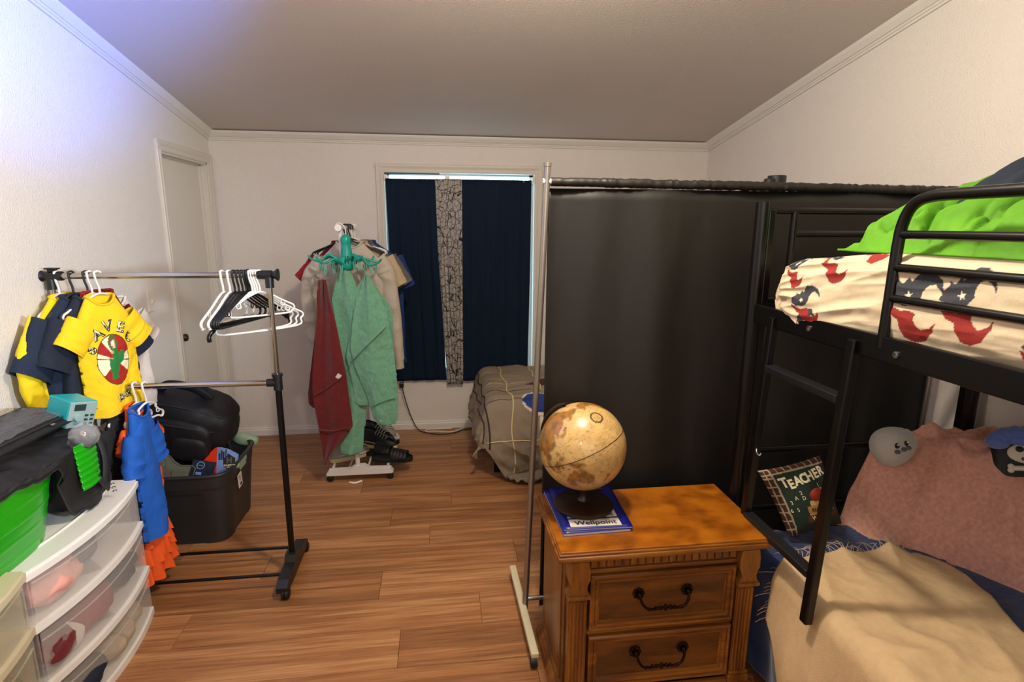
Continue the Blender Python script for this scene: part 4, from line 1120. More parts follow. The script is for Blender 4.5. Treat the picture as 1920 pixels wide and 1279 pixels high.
# lower bar
GL = 'clothes on the lower chrome bar'
LZ = .945
for i, (x, r) in enumerate(((-1.265, 78), (-1.305, 84), (-1.365, 82))):
    hanger((x, RY, LZ), r, ('white hanger inside the blue shirt on the lower bar', 'white hanger inside the orange dress on the lower bar', 'white hanger on the lower bar left of the blue shirt')[i], 'white', 'hangers on the lower bar', w_=.18, drop=.05, bottom=.05)
shirt('long_shirt', 'bright blue tee shirt hanging on the lower bar beside the tote', 'shirt', (-1.275, RY - .05, LZ), 94, M['blue'], W=.105, L=.58, d=.038, sl=.15, sw=.062, sang=14, seed=7., group=GL)
od, ob, odM = shirt('frilled_dress', 'orange frilled dress showing below the blue shirt', 'dress', (-1.312, RY + .00, LZ), 92, M['orange'], W=.11, L=.69, d=.030, sl=.08, sw=.05, seed=8., group=GL, fold=1.4)
rf = MB()
for k in range(3):
    z0 = -.63 - k * .075
    rf.grid(lambda u, v, z0=z0, k=k: odM @ Vector(((.114 + .010 * k) * cos(2 * pi * u) * (1 + .12 * v), (.042 + .004 * k) * sin(2 * pi * u) * (1 + .2 * v) + .014 * v * sin(u * 70 + k), z0 - .085 * v + .008 * v * sin(u * 55))), 130, 8, cu=True)
rf.build('frill', M['orange'], od, 180)
shirt('dark_shirt', 'dark purple shirt left of the blue one on the lower bar', 'shirt', (-1.365, RY, LZ), 80, M['charcoal'], W=.12, L=.42, d=.03, sl=.12, sw=.06, seed=9., group=GL)

# ------------------------------------------------------------------ drawer carts
def cart(name, label, y0, y1, xf, bow, zt, frost, wm, seed):
    ct = thing(name, label, 'drawer cart', (-1.42, (y0 + y1) / 2, 0))
    xb = -1.582; ym = (y0 + y1) / 2
    def plan(inset, n=16):
        return [(xb, y0 + inset), (xb, y1 - inset)] + [(xf - inset + bow * (1 - ((lerp(y1 - inset, y0 + inset, i / n) - ym) / ((y1 - y0) / 2)) ** 2), lerp(y1 - inset, y0 + inset, i / n)) for i in range(n + 1)]
    hs = [zt, zt * .675, zt * .338, .0]
    lid = MB(); lid.prism(plan(0), zt - .016, zt); lid.prism(plan(-.006), zt - .030, zt - .010); lid.build('top', M[wm], ct)
    rim = MB(); pts = [Vector((min(x, xf + 1) - (0 if x <= xb else .045), y, zt + .001)) for x, y in plan(.04)]
    pts = [Vector((xb + .03, p.y, p.z)) if p.x <= xb + .01 else p for p in pts]
    rim.tube(pts, .0042, 6, True); rim.build('lid_ridge', M[wm], ct, 180)
    MB().prism(plan(0), .0, .026).build('base', M[wm], ct)
    for h in hs[1:3]:
        m = MB(); m.prism(plan(-.004), h - .011, h + .011); m.build('shelf', M[wm], ct)
    for y in (y0 + .007, y1 - .007):
        m = MB(); m.span((xb, y - .004, .02), (xf - .004, y + .004, zt - .02)); m.build('side', M[frost], ct)
    m = MB(); m.span((xb - .002, y0, .02), (xb + .003, y1, zt - .02)); m.build('back', M[frost], ct)
    for i in range(3):
        zb, z1 = hs[i + 1] + .013, hs[i] - .018
        n = 24; ins = .016
        d = MB()
        front = [(xf - .010 + bow * (1 - ((lerp(y1 - ins, y0 + ins, q / n) - ym) / ((y1 - y0) / 2)) ** 2), lerp(y1 - ins, y0 + ins, q / n)) for q in range(n + 1)]
        for off in (0, -.0025):
            d.add([Vector((x + off, y, zb)) for x, y in front] + [Vector((x + off + .004, y, z1)) for x, y in front], [(q, q + 1, n + 2 + q, n + 1 + q) for q in range(n)])
        dr_ = d.build('drawer', M[frost], ct, 60)
        l = MB(); l.tube([Vector((x + .006, y, z1 - .030 - .012 * sin(pi * q / n))) for q, (x, y) in enumerate(front)], .0035, 6); l.build('drawer_lip', M[frost], dr_, 60)
        f = MB(); f.add([Vector((x, y, zb + .004)) for x, y in front] + [Vector((xb + .02, y1 - ins, zb + .004)), Vector((xb + .02, y0 + ins, zb + .004))][0:2], [tuple(range(n + 3))]); f.build('drawer_floor', M[frost], dr_)
    return ct, hs
c1, hs1 = cart('drawer_cart', 'white three drawer plastic cart holding the green tub and black bag', 1.650, 2.275, -1.240, .045, .612, 'frost', 'white', 1)
c2, hs2 = cart('drawer_cart', 'cream three drawer plastic cart cut off at the bottom left corner', 1.005, 1.642, -1.240, .045, .622, 'frostcream', 'cream', 2)
def bundle(label, c, r, m, seed, cat='clothes'):
    b = MB(); b.blob(c, r, .9, 40, 24, None, lambda v: v * (1 + .20 * ridge(v.x * 16 + seed, v.y * 14, v.z * 22) + .10 * fb(v.x * 30, v.y * 30, seed)))
    o = b.build('folded_clothes', M[m], None, 180); origin_to(o, (c[0], c[1], c[2] - r[2])); return props(o, label, cat, 'clothes inside the drawers')
h2, h1, h0 = hs1[1] + .018, hs1[2] + .018, .040
bundle('pink clothes in the top drawer of the white cart', (-1.30, 1.80, h2 + .06), (.075, .10, .055), 'pinkcloth', 1)
bundle('grey clothes in the top drawer of the white cart', (-1.36, 1.97, h2 + .05), (.09, .10, .045), 'greycloth', 2)
bundle('dark clothes behind the pink ones in the top drawer', (-1.45, 1.78, h2 + .05), (.08, .10, .045), 'charcoal', 3)
bundle('dark red clothes in the middle drawer of the white cart', (-1.29, 1.92, h1 + .065), (.07, .11, .058), 'redcloth', 4)
bundle('maroon clothes at the near end of the middle drawer', (-1.30, 1.745, h1 + .06), (.08, .07, .052), 'maroon', 5)
bundle('white cloth between the red clothes in the middle drawer', (-1.262, 1.815, h1 + .045), (.035, .04, .042), 'whitecloth', 6)
bundle('navy clothes at the far end of the middle drawer', (-1.32, 2.14, h1 + .06), (.08, .10, .052), 'navydark', 7)
for i, (x, y, l) in enumerate(((-1.275, 2.15, 'furthest'), (-1.255, 2.06, 'second furthest'), (-1.25, 1.97, 'third furthest'), (-1.30, 2.10, 'rearmost'))):
    b = MB(); b.blob((x, y, h0 + .045), (.042, .052, .040), 1, 30, 18, Matrix.Rotation(i, 3, 'Z'), lambda v: v * (1 + .16 * ridge(v.x * 26 + i, v.y * 18, v.z * 20)))
    o = b.build('rolled_sock', M['tanrib'], None, 180); origin_to(o, (x, y, h0)); props(o, 'cream rolled socks in the bottom drawer, ' + l + ' from the viewer', 'socks', 'rolled socks in the bottom drawer')
bundle('dark patterned clothes in the near end of the bottom drawer', (-1.28, 1.80, h0 + .05), (.075, .12, .045), 'navydark', 8)
bundle('dark clothes in the cream cart top drawer', (-1.33, 1.45, hs2[1] + .07), (.09, .11, .05), 'charcoal', 9)
bundle('dark clothes in the cream cart middle drawer', (-1.32, 1.50, hs2[2] + .06), (.09, .10, .05), 'navydark', 10)

# ------------------------------------------------------------------ on top of the cart
TZ = .6145
tb = thing('storage_tub', 'shiny green ribbed plastic tub on the white cart', 'tub', (-1.405, 1.62, TZ))
def tubf(u, v):
    a = 2 * pi * u; z = TZ + .245 * v
    rr = (.80 + .20 * v) * (1 + .007 * (sin(z * 120) > .8) + .003 * sin(z * 45))
    e = .62
    x = .165 * rr * math.copysign(abs(cos(a)) ** e, cos(a)); y = .300 * rr * math.copysign(abs(sin(a)) ** e, sin(a))
    return Vector((-1.418 + x, 1.655 + y, z))
t_ = MB(); t_.grid(tubf, 72, 80, cu=True); t_.add([tubf(i / 72, 0) for i in range(72)], [tuple(range(72))]); t_.build('tub_wall', M['greentub'], tb, 180, solid=.004)
MB().tube([tubf(i / 72, 1.) for i in range(72)], .0075, 10, True).build('rim', M['greentub'], tb, 180)
# black bag slumped over the tub end
bg_ = thing('sports_bag', 'slouched black nylon bag draped over the green tub', 'bag', (-1.38, 2.0, TZ))
def bagf(v):
    return v * (1 + .07 * ridge(v.x * 9, v.y * 8, v.z * 9) + .05 * fb(v.x * 22, v.y * 22, v.z * 22))
b = MB(); b.blob((-1.392, 2.078, TZ + .148), (.150, .122, .150), .72, 90, 56, None, bagf)
b.build('bag_body', M['bagblk'], bg_, 180)
def flapf(u, v):
    y = lerp(1.30, 2.08, u); s = lerp(-.13, .155, v)
    dx, dz = drape(.155 - s - .0, 0, .04) if 0 else (0, 0)
    x = -1.415 + s * 1.14; z = TZ + .285 - .030 * sm((s - .04) / .11) + .016 * ridge(y * 4, s * 9, 4) + .010 * fb(y * 14, s * 14)
    return Vector((x, y, z))
b = MB(); b.grid(flapf, 90, 40)
def flapd(u, v):
    p = flapf(u, 1.); y = p.y
    ln = lerp(.022, .25, sm((u - .70) / .13)); k = v * ln
    return Vector((p.x + .010 * sin(pi * v) + .008 * sin(y * 22) * v - .03 * v * (u > .75), y, p.z - k + .004 * fb(y * 30, v * 3)))
b.grid(flapd, 90, 40); b.build('flap', M['bagblk'], bg_, 180, solid=.004)
z_ = MB(); z_.tube([flapd(i / 40 * .8 + .15, .98) + Vector((.003, 0, 0)) for i in range(41)], .003, 6); z_.build('edge_binding', M['mesh_'], bg_, 180)
zp = MB()
for i in range(3): zp.tube([Vector((-1.236 + .006 * cos(a), 2.115 + .004 * i + .007 * sin(a), TZ + .055 - .016 * i)) for a in [k * pi / 5 for k in range(10)]], .0015, 5, True)
zp.build('zip_pull', M['screw'], bg_, 60)
gtb = thing('ribbed_scoop', 'small green ribbed plastic piece poking from the bag opening', 'toy', (-1.26, 1.985, TZ + .13))
gs = MB()
gs.grid(lambda u, v: Vector((-1.226 + .008 * sin(pi * u) - .012 * v + .0025 * (sin(v * 46) > .3), lerp(1.935, 2.035 + .02 * v, u), TZ + .115 + .16 * v)), 24, 60)
gs.build('ribbed_face', M['greentub'], gtb, 40, solid=.004)
st = MB(); st.tube(path([(-1.245, 1.93, TZ + .30), (-1.228, 1.985, TZ + .20), (-1.225, 2.04, TZ + .10), (-1.235, 2.09, TZ + .05)], 8), .012, 8, squash=(.35, (1, 0, 0))); st.tube(path([(-1.25, 2.08, TZ + .29), (-1.225, 2.075, TZ + .18), (-1.235, 2.06, TZ + .06)], 8), .014, 8, squash=(.35, (1, 0, 0)))
st.build('strap', M['mesh_'], bg_, 180)
# vinyl pouch
po = thing('vinyl_pouch', 'black zip pouch with clear vinyl window lying on the bag', 'pouch', (-1.44, 1.86, .93))
A0, AX, AY = Vector((-1.52, 1.56, .985)), Vector((.02, .56, -.005)), Vector((.195, .10, -.045))
pf_ = lambda u, v, h=0: A0 + AX * u + AY * v + Vector((.15, -.05, 1)).normalized() * h
m = MB(); m.grid(lambda u, v: pf_(u, v, .012 * sin(pi * u) ** .5 * sin(pi * v) ** .5), 30, 16); m.grid(lambda u, v: pf_(u, v, -.012 * sin(pi * u) ** .5 * sin(pi * v) ** .5), 30, 16); m.build('pouch_body', M['bagblk'], po, 180)
m = MB(); m.grid(lambda u, v: pf_(.10 + .80 * u, .16 + .66 * v, .0165 * sin(pi * (.1 + .8 * u)) ** .5 * sin(pi * (.16 + .66 * v)) ** .5 + .004 + .007 * ridge(u * 7 + v * 3, v * 5 - u * 4)), 90, 50); m.build('window', M['vinyl'], po, 180)
m = MB(); m.tube([pf_(*q, .012) for q in ((.08, .13), (.92, .13), (.92, .85), (.08, .85))], .003, 6, True); m.build('seam', M['mesh_'], po, 60)
m = MB()
for u in (.62, .88): m.tube([pf_(u + .012 * cos(a), .92 + .03 * sin(a), .012) for a in [k * pi / 6 for k in range(12)]], .0022, 6, True)
m.build('eyelet', M['screw'], po, 60)
# radio
ra = thing('radio', 'small teal cube radio with grey front, dial and buttons', 'radio', (-1.335, 2.105, .905))
Rr = Matrix.Rotation(radians(-20), 3, 'Z') @ Matrix.Rotation(radians(9), 3, 'Y') @ Matrix.Rotation(radians(10), 3, 'X')
rc = Vector((-1.345, 2.130, .958)); rl = lambda x, y, z: rc + Rr @ Vector((x, y, z))
Rr2 = Matrix.Rotation(radians(-18), 3, Vector((.5, -.78, .35)).normalized()) @ Matrix.Rotation(radians(72), 3, 'Z'); rl = lambda x, y, z: rc + Rr2 @ Vector((x, y, z))
MB().box(rc, (.102, .105, .100), Rr2, .005).build('case', M['radio'], ra)
MB().box(rl(0, -.0535, 0), (.098, .006, .096), Rr2, .003).build('front', M['radioface'], ra)
MB().box(rl(-.014, -.057, .028), (.040, .003, .024), Rr2, .001).build('display', M['lcd'], ra)
kn = MB(); kn.lathe([(.014, 0), (.014, .010), (.012, .013), (.002, .0135)], rl(-.020, -.0565, -.008), 18, Rr2 @ Matrix.Rotation(radians(90), 3, 'X')); kn.build('dial', M['radioface'], ra, 40)
for i in range(2):
    for j in range(3): MB().box(rl(.014 + i * .020, -.058, -.002 - j * .016), (.011, .006, .007), Rr2, .001).build('button', M['lcd'], ra)
# crystal ball
cb_ = thing('crystal_light', 'clear faceted plastic ball lamp resting on the black bag', 'lamp', (-1.235, 2.0, .85))
bm = bmesh.new(); bmesh.ops.create_icosphere(bm, subdivisions=2, radius=.047)
m = MB(); bm.verts.index_update(); m.add([v.co + Vector((-1.238, 2.005, .905)) for v in bm.verts], [tuple(v.index for v in f.verts) for f in bm.faces]); bm.free(); m.build('faceted_dome', M['bulbglass'], cb_)
m = MB(); m.lathe([(.020, 0), (.030, .01), (.034, .03), (.020, .034)], (-1.238, 2.005, .862), 20); m.build('socket', M['blackplast'], cb_, 40)
m = MB(); m.blob((-1.238, 2.005, .905), (.016, .016, .020), 1, 14, 10); m.build('bulb', M['chrome'], cb_, 180)
m = MB(); m.box((-1.345, 1.59, .935), (.10, .08, .055), Matrix.Rotation(.5, 3, 'Z'), .008)
o = m.build('small_box', M['orangepaper'], None); origin_to(o, (-1.345, 1.59, .91)); props(o, 'small orange red box at the left edge beside the vinyl pouch', 'box')

# ------------------------------------------------------------------ tote with things
tt_ = thing('storage_tote', 'dark grey open plastic tote on the floor by the closet door', 'tote', (-1.32, 3.01, 0))
def totef(u, v, ins=0.):
    a = 2 * pi * u; z = .002 + .385 * v; k = lerp(.86, 1, v) * (1 + .012 * (v > .80)) - ins
    x = .235 * k * math.copysign(abs(cos(a)) ** .32, cos(a)); y = .245 * k * math.copysign(abs(sin(a)) ** .32, sin(a))
    g = 1 - .03 * (abs(sin(a * 2)) < .25) * (v < .74)
    return Vector((-1.325 + x * g, 3.01 + y * g, z))
m = MB(); m.grid(totef, 96, 50, cu=True); m.add([totef(i / 96, 0) for i in range(96)], [tuple(range(96))]); m.build('tub', M['tote'], tt_, 40, solid=.005)
m = MB(); m.tube([totef(i / 96, 1.) for i in range(96)], .012, 8, True, squash=(.7, (0, 0, 1))); m.build('rim', M['tote'], tt_, 180)
m = MB(); m.box((-1.083, 2.98, .372), (.014, .13, .026), None, .003); m.box((-1.078, 2.98, .352), (.006, .09, .022), None, .002); m.build('latch', M['sage'], tt_)
m = MB(); m.box((-1.079, 2.925, .29), (.002, .055, .075), Matrix.Rotation(radians(6), 3, 'X')); tg = m.build('price_tag', M['paper'], tt_)
m = MB()
for i in range(3): m.box((-1.0775, 2.917 + i * .004, .315 - i * .012), (.0012, .032 - .006 * i, .003), Matrix.Rotation(radians(6), 3, 'X'))
m.box((-1.0775, 2.93, .268), (.0012, .02, .014), Matrix.Rotation(radians(6), 3, 'X')); m.build('tag_print', M['inkblack'], tg)
# backpack lying in the tote
bk_ = thing('backpack', 'black backpack lying on its side across the dark tote', 'backpack', (-1.32, 3.02, .37))
Rb = Matrix.Rotation(radians(12), 3, 'Y') @ Matrix.Rotation(radians(12), 3, 'X')
bl = lambda x, y, z: Vector((-1.335, 3.03, .60)) + Rb @ Vector((x, y, z))
m = MB(); m.blob(bl(0, 0, 0), (.225, .145, .165), .55, 72, 44, Rb, lambda v: Vector((v.x, v.y, v.z * (1 - .18 * (v.x / .22 > .2) * (v.x / .22)))) * (1 + .025 * ridge(v.x * 10, v.y * 10, v.z * 12)))
m.build('main_compartment', M['bagblk'], bk_, 180)
m = MB(); m.blob(bl(-.02, -.135, -.03), (.175, .045, .115), .55, 50, 28, Rb, lambda v: v * (1 + .03 * ridge(v.x * 12, v.y * 12, v.z * 14))); fpk = m.build('front_pocket', M['bagblk'], bk_, 180)
m = MB(); m.blob(bl(.06, -.165, -.06), (.09, .03, .07), .6, 36, 20, Rb); m.build('small_pocket', M['bagblk'], bk_, 180)
m = MB(); m.tube(path([bl(-.17, -.17, .055), bl(-.05, -.180, .07), bl(.10, -.170, .062), bl(.165, -.13, .03)], 6), .004, 6); m.tube(path([bl(-.20, -.10, .13), bl(0, -.12, .145), bl(.19, -.10, .11)], 6), .0045, 6); m.build('zip', M['mesh_'], bk_, 180)
m = MB(); m.tube(path([bl(-.16, -.02, .150), bl(-.10, -.03, .215), bl(.02, -.03, .215), bl(.10, -.01, .150)], 8), .022, 10, squash=(.35, (0, 1, 0))); m.build('shoulder_strap', M['bagblk'], bk_, 180)
m = MB(); m.tube(path([bl(.20, -.06, -.02), bl(.235, -.08, -.10), bl(.225, -.07, -.17)], 6), .006, 6); m.build('cord', M['bagblk'], bk_, 180)
# grey plastic lid, game case, leaflet
gm = thing('plastic_lid', 'olive grey moulded plastic lid standing in the tote front', 'lid', (-1.36, 2.85, .36))
lp = [(-.12, 0), (.075, 0), (.085, .05), (.070, .062), (.01, .066), (-.02, .085), (-.045, .115), (-.085, .118), (-.115, .09), (-.12, .06)]
Rl = Matrix.Rotation(radians(-28), 3, 'X'); lf = lambda x, y, z: Vector((-1.345, 2.815, .350)) + Rl @ Vector((x * 1.12, z, y * 1.2))
m = MB(); m.prism(lp, 0, .014, lf); m.build('lid_body', M['olive'], gm)
m = MB(); m.tube([lf(x * .9, y * .9 + .004, -.002) for x, y in lp], .003, 6, True); m.tube([lf(-.075 + .03 * cos(a), .075 + .022 * sin(a), -.002) for a in [k * pi / 8 for k in range(16)]], .0022, 6, True); m.build('raised_edge', M['olive'], gm, 180)
m = MB(); m.box(lf(.01, .03, -.003), (.075, .006, .032), Rl, .002); m.box(lf(-.075, .020, -.003), (.05, .005, .014), Rl, .002); m.build('raised_panel', M['olive'], gm)
m = MB(); m.blob(lf(-.075, .075, -.003), (.004, .004, .004), 1, 8, 6); m.build('stud', M['chrome'], gm, 180)
cs_ = thing('disc_case', 'dark navy flat case with a round emblem in the tote', 'case', (-1.235, 2.83, .36))
Rc = Matrix.Rotation(radians(-30), 3, 'X') @ Matrix.Rotation(radians(10), 3, 'Y'); cf = lambda x, y, z: Vector((-1.232, 2.825, .365)) + Rc @ Vector((x, z, y))
m = MB(); m.box(cf(0, .03, 0), (.115, .010, .095), Rc, .002); m.build('case', M['navydark'], cs_)
m = MB(); m.tube([cf(-.012 + .018 * cos(a), .052 + .018 * sin(a), -.006) for a in [k * pi / 8 for k in range(16)]], .002, 5, True); m.tube([cf(-.022, .052, -.006), cf(-.002, .052, -.006)], .002, 5); m.build('emblem', M['skyblue'], cs_)
m = MB(); m.box(cf(-.012, .012, -.0055), (.028, .001, .014), Rc); m.build('label', M['skyblue'], cs_)
lf2 = thing('leaflet', 'orange and sky blue folded leaflet with dark hexagon badge', 'leaflet', (-1.16, 2.87, .36))
Rf = Matrix.Rotation(radians(-22), 3, 'X'); lo = Vector((-1.172, 2.865, .350))
lfo = lambda x, y, z=0: lo + Rf @ Vector((x, -z, y)); Ry_ = Matrix.Rotation(radians(0), 3, 'Z')
m = MB(); m.prism([(-.062, 0), (0, -.01), (0, .142), (-.012, .138), (-.066, .085)], 0, .002, lambda x, y, z: lfo(x, y, z + .0 - .25 * x * 0)); m.build('orange_page', M['orangepaper'], lf2)
m = MB(); m.prism([(0, -.01), (.055, .02), (.105, .075), (.108, .100), (.06, .128), (.02, .141), (0, .142)], 0, .002, lfo); m.build('city_page', M['skyblue'], lf2)
m = MB()
for x, w2, h in ((.012, .008, .035), (.022, .007, .05), (.032, .009, .042), (.044, .006, .055), (.056, .010, .03)): m.box(lfo(x, .075 + h / 2, .0025), (w2, .001, h), Rf)
m.build('skyline', M['ink'], lf2)
hx = [(.062 + .034 * sin(k * pi / 3), .062 + .040 * cos(k * pi / 3)) for k in range(6)]
m = MB(); m.prism(hx, .002, .0032, lfo); m.build('badge', M['inkblack'], lf2)
m = MB(); m.prism([(-.050 + .018 * sin(k * pi / 3), .055 + .022 * cos(k * pi / 3)) for k in range(6)], .002, .0032, lfo); m.build('badge', M['inkblack'], lf2)
text('H', .040, lambda x, y, z=0: lfo(.062 + x, .070 + y, .0034 + z), M['greycloth'], lf2, .0003, bold=.002)
text('HOUSTON', .0125, lambda x, y, z=0: lfo(.062 + x, .046 + y, .0034 + z), M['inkcream'], lf2, .0003, bold=.0004)
text('DASH', .009, lambda x, y, z=0: lfo(.062 + x, .036 + y, .0034 + z), M['inkcream'], lf2, .0003, bold=.0003)
text('H', .018, lambda x, y, z=0: lfo(-.050 + x, .058 + y, .0034 + z), M['orangepaper'], lf2, .0003, bold=.001)
sg = MB(); sg.blob((-1.150, 3.27, .385), (.07, .035, .035), .7, 30, 18, Matrix.Rotation(radians(15), 3, 'Y'))
o = sg.build('plastic_lid', M['sage'], None, 180); origin_to(o, (-1.15, 3.27, .36)); props(o, 'pale sage plastic lid leaning at the far rim of the tote', 'lid')
# ------------------------------------------------------------------ window curtains
cr_ = MB(); cr_.tube([(WX0 + .004, 4.335, 1.958), (WX1 - .004, 4.335, 1.958)], .0065, 10)
ro = cr_.build('curtain_rod', M['white'], None, 60); origin_to(ro, (.18, 4.335, 1.958)); props(ro, 'thin white tension rod across the window top', 'curtain rod')
bk3 = MB()
for x in (WX0 + .010, WX1 - .010): bk3.box((x, 4.340, 1.972), (.022, .03, .046), None, .004)
bk3.build('rod_end', M['outlet'], ro)
m = MB(); m.box((.080, 4.345, 1.985), (.026, .02, .034), None, .003); m.build('rod_clip', M['outlet'], ro)
def panel(name, label, m, rows, y, amp, freq, seed, nu=120, painter=None):
    def f(u, v, x, z):
        k = .35 + .65 * sm(v * 2)
        return amp * k * (sin(u * freq + .7 * sin(3 * v + seed)) + .45 * sin(u * freq * 2.3 + seed + v)) + .006 * fb(x * 8, z * 2, seed) + .004 * sin(u * freq * 4) * (1 - sm(v * 20))
    b = rows_cloth(rows, ((0, y, 0), (1, 0, 0), (0, -1, 0), (0, 0, 1)), f, nu, 70)
    o = b.build(name, m, None, 180, solid=.0016); origin_to(o, ((rows[0][2] + rows[0][3]) / 2, y, rows[0][1]))
    return props(o, label, 'curtain', 'window curtains')
hem = [(0, 1.990, 0, 0)]
panel('curtain', 'plain navy curtain panel on the left of the window', M['navycurt'], [(0, 1.966, -.375, -.010), (.3, 1.55, -.368, .0), (1, .418, -.345, .045)], 4.322, .006, 22, 1.)
panel('curtain', 'plain navy curtain panel on the right of the window', M['navycurt'], [(0, 1.968, .180, .715), (.4, 1.4, .185, .712), (1, .405, .170, .700)], 4.322, .005, 26, 2.)
# crackle patterned middle panel
def crackle():
    m = bpy.data.materials.new('crackle_curtain'); m.use_nodes = True; nt = m.node_tree; N = nt.nodes; L = nt.links; b = N['Principled BSDF']
    b.inputs['Roughness'].default_value = .75
    uvm = N.new('ShaderNodeTexCoord'); mp = N.new('ShaderNodeMapping'); mp.inputs['Scale'].default_value = (34, 3, 26); L.new(uvm.outputs['Object'], mp.inputs[0])
    v1 = N.new('ShaderNodeTexVoronoi'); v1.feature = 'DISTANCE_TO_EDGE'; v1.inputs['Scale'].default_value = .85; v1.inputs['Randomness'].default_value = .75; L.new(mp.outputs[0], v1.inputs['Vector'])
    v2 = N.new('ShaderNodeTexVoronoi'); v2.feature = 'DISTANCE_TO_EDGE'; v2.inputs['Scale'].default_value = .55; v2.inputs['Randomness'].default_value = .6
    L.new(mp.outputs[0], v2.inputs['Vector'])
    mn = N.new('ShaderNodeMath'); mn.operation = 'MINIMUM'; L.new(v1.outputs['Distance'], mn.inputs[0]); L.new(v2.outputs['Distance'], mn.inputs[1])
    cr = N.new('ShaderNodeValToRGB'); cr.color_ramp.elements[0].position = .016; cr.color_ramp.elements[0].color = (.012, .010, .010, 1); cr.color_ramp.elements[1].position = .036; cr.color_ramp.elements[1].color = (.40, .37, .34, 1)
    L.new(mn.outputs[0], cr.inputs[0]); L.new(cr.outputs[0], b.inputs['Base Color']); return m
panel('curtain', 'pale grey curtain panel with a black crackle line pattern', crackle(), [(0, 1.968, -.012, .186), (.35, 1.45, -.002, .184), (1, .385, .050, .178)], 4.308, .009, 30, 3., 90)

# ------------------------------------------------------------------ far bed
fb_ = thing('bed', 'low bed with dark legs beside the back wall behind the divider', 'bed', (1.15, 3.86, 0))
MB().span((.32, 3.44, .26), (2.08, 4.30, .48), .05).build('mattress', M['greycloth'], fb_, 40)
MB().span((.33, 3.45, .22), (2.08, 4.29, .27), .006).build('bed_base', M['black'], fb_)
for x, y in ((.36, 3.48), (.36, 4.26), (2.02, 3.48), (2.02, 4.26)):
    MB().box((x, y, .115), (.035, .035, .23), None, .004).build('leg', M['black'], fb_)
CX0, CY0, CZ, CR = .290, 3.415, .510, .075
def cf2(a, b):
    """a: along the bed from its foot edge (negative hangs), b: from the near edge towards the wall (negative hangs)"""
    dx, zx = drape(a, 0, CR); dy, zy = drape(b, 0, CR)
    zz = -((-zx) ** 3 + (-zy) ** 3) ** (1 / 3.)
    hx, hy = sm(-zx / .25), sm(-zy / .3)
    x = CX0 + dx - .04 * hx * (1 + .5 * sin(b * 14)) - .02 * hx * hy; y = CY0 + dy - .055 * hy * (1 + .45 * sin(a * 11 + .6)) - .035 * hx * hy
    puff = .010 * abs(sin(pi * (a - .16) / .235)) ** .6
    flat = (1 - hx) * (1 - hy)
    z = CZ + zz + flat * (puff + .006 * fb(a * 8, b * 8, 2.) + .011 * ridge(a * 4 + .5 * b, b * 12, 3))
    n = .026 * ridge(a * 6 + b * 3, b * 5, 7.) + .012 * ridge(a * 13, b * 9 + a * 6, 8.) + .006 * fb(a * 18, b * 18, 4)
    x -= n * hx; y -= n * hy
    return Vector((x, y, z))
def hem_b(a): return lerp(-.24, -.66, sm((a + .06) / .34))
HA = -.25
def uvm(u, v):
    a = lerp(-.25, 1.75, u ** 1.7); b = lerp(hem_b(a), .86, v); return a, b
def cfn(u, v):
    a, b = uvm(u, v); p = cf2(a, b)
    if p.z < .022:                                    # pooled on the floor
        ex = .022 - p.z; p.z = .022 + .022 * abs(sin(ex * 40 + a * 9)) + .010 * ridge(a * 14, ex * 10); p.y -= ex * .55
    return p
cm = MB(); cm.grid(cfn, 200, 300)
co_ = cm.build('comforter', M['comf'], None, 180, solid=.012); origin_to(co_, (1.15, 3.86, .5)); props(co_, 'grey brown quilted comforter with corded seams draped over the far bed', 'comforter')
NAVP = [(.50, .02), (.56, .075), (.66, .09), (.90, .08), (.90, -.055), (.66, -.055), (.56, -.03)]
a_ = co_.data.color_attributes.new('Col', 'FLOAT_COLOR', 'POINT')
BASEC = lin('#857663')
idx = 0
NV = len(co_.data.vertices)
vals = {}
for j in range(300):
    for i in range(200):
        a, b = uvm(i / 199, j / 299); p = cfn(i / 199, j / 299)
        c = BASEC
        if .30 < a < .80 and .30 < b < .45 and (b - .30) < (a - .30) * .9 + .02: c = lin('#4a1715')
        lb = (a - .22) / .20; q = abs(b - .02)
        if a > .235:
            half = .075 * min(1, (a - .235) / .10) ** .6
            if q < half: c = lin('#14307c')
            elif q < half + .016: c = lin('#d8cfc0')
        if a > .36 and abs(b + .17) < .075 * min(1, (a - .36) / .05) ** .5: c = lin('#2a201c')
        elif a > .345 and abs(b + .17) < .092: c = lin('#d8cfc0') if a < .62 else c
        vals[(round(p.x, 4), round(p.y, 4), round(p.z, 4))] = c
W_ = WM[co_.name]
for i, v in enumerate(co_.data.vertices):
    p = W_ @ v.co
    a_.data[i].color = (*vals.get((round(p.x, 4), round(p.y, 4), round(p.z, 4)), BASEC), 1)
def seam(pts, m, r=.0038):
    q = []
    for a, b in pts:
        p = cf2(a, b)
        if p.z < .03 or b < hem_b(a) + .01 or a < HA + .01: break
        q.append(p + Vector((-.004 * sm(-a / .05), -.006 * sm(-b / .05), .008)))
    if len(q) > 2:
        s_ = MB(); s_.tube(q, r, 6); o = s_.build('corded_seam', m, co_, 180); return o
seam([(.165 + .010 * sin(t * 25), lerp(.85, -.60, t)) for t in [i / 70 for i in range(71)]], M['piping'], .0048)
seam([(.40 + .006 * sin(t * 25), lerp(.85, .20, t)) for t in [i / 40 for i in range(41)]], M['piping'], .0045)
seam([(-.02 + .008 * sin(t * 30) + .05 * sm((t - .5) * 2), lerp(.85, -.62, t)) for t in [i / 80 for i in range(81)]], M['darkpipe'], .0055)
seam([(-.09 + .04 * sm((t - .5) * 2), lerp(.85, -.50, t)) for t in [i / 80 for i in range(81)]], M['darkpipe'], .0045)
seam([(lerp(-.02, .9, t), -.215 + .008 * sin(t * 12)) for t in [i / 50 for i in range(51)]], M['piping'], .0042)
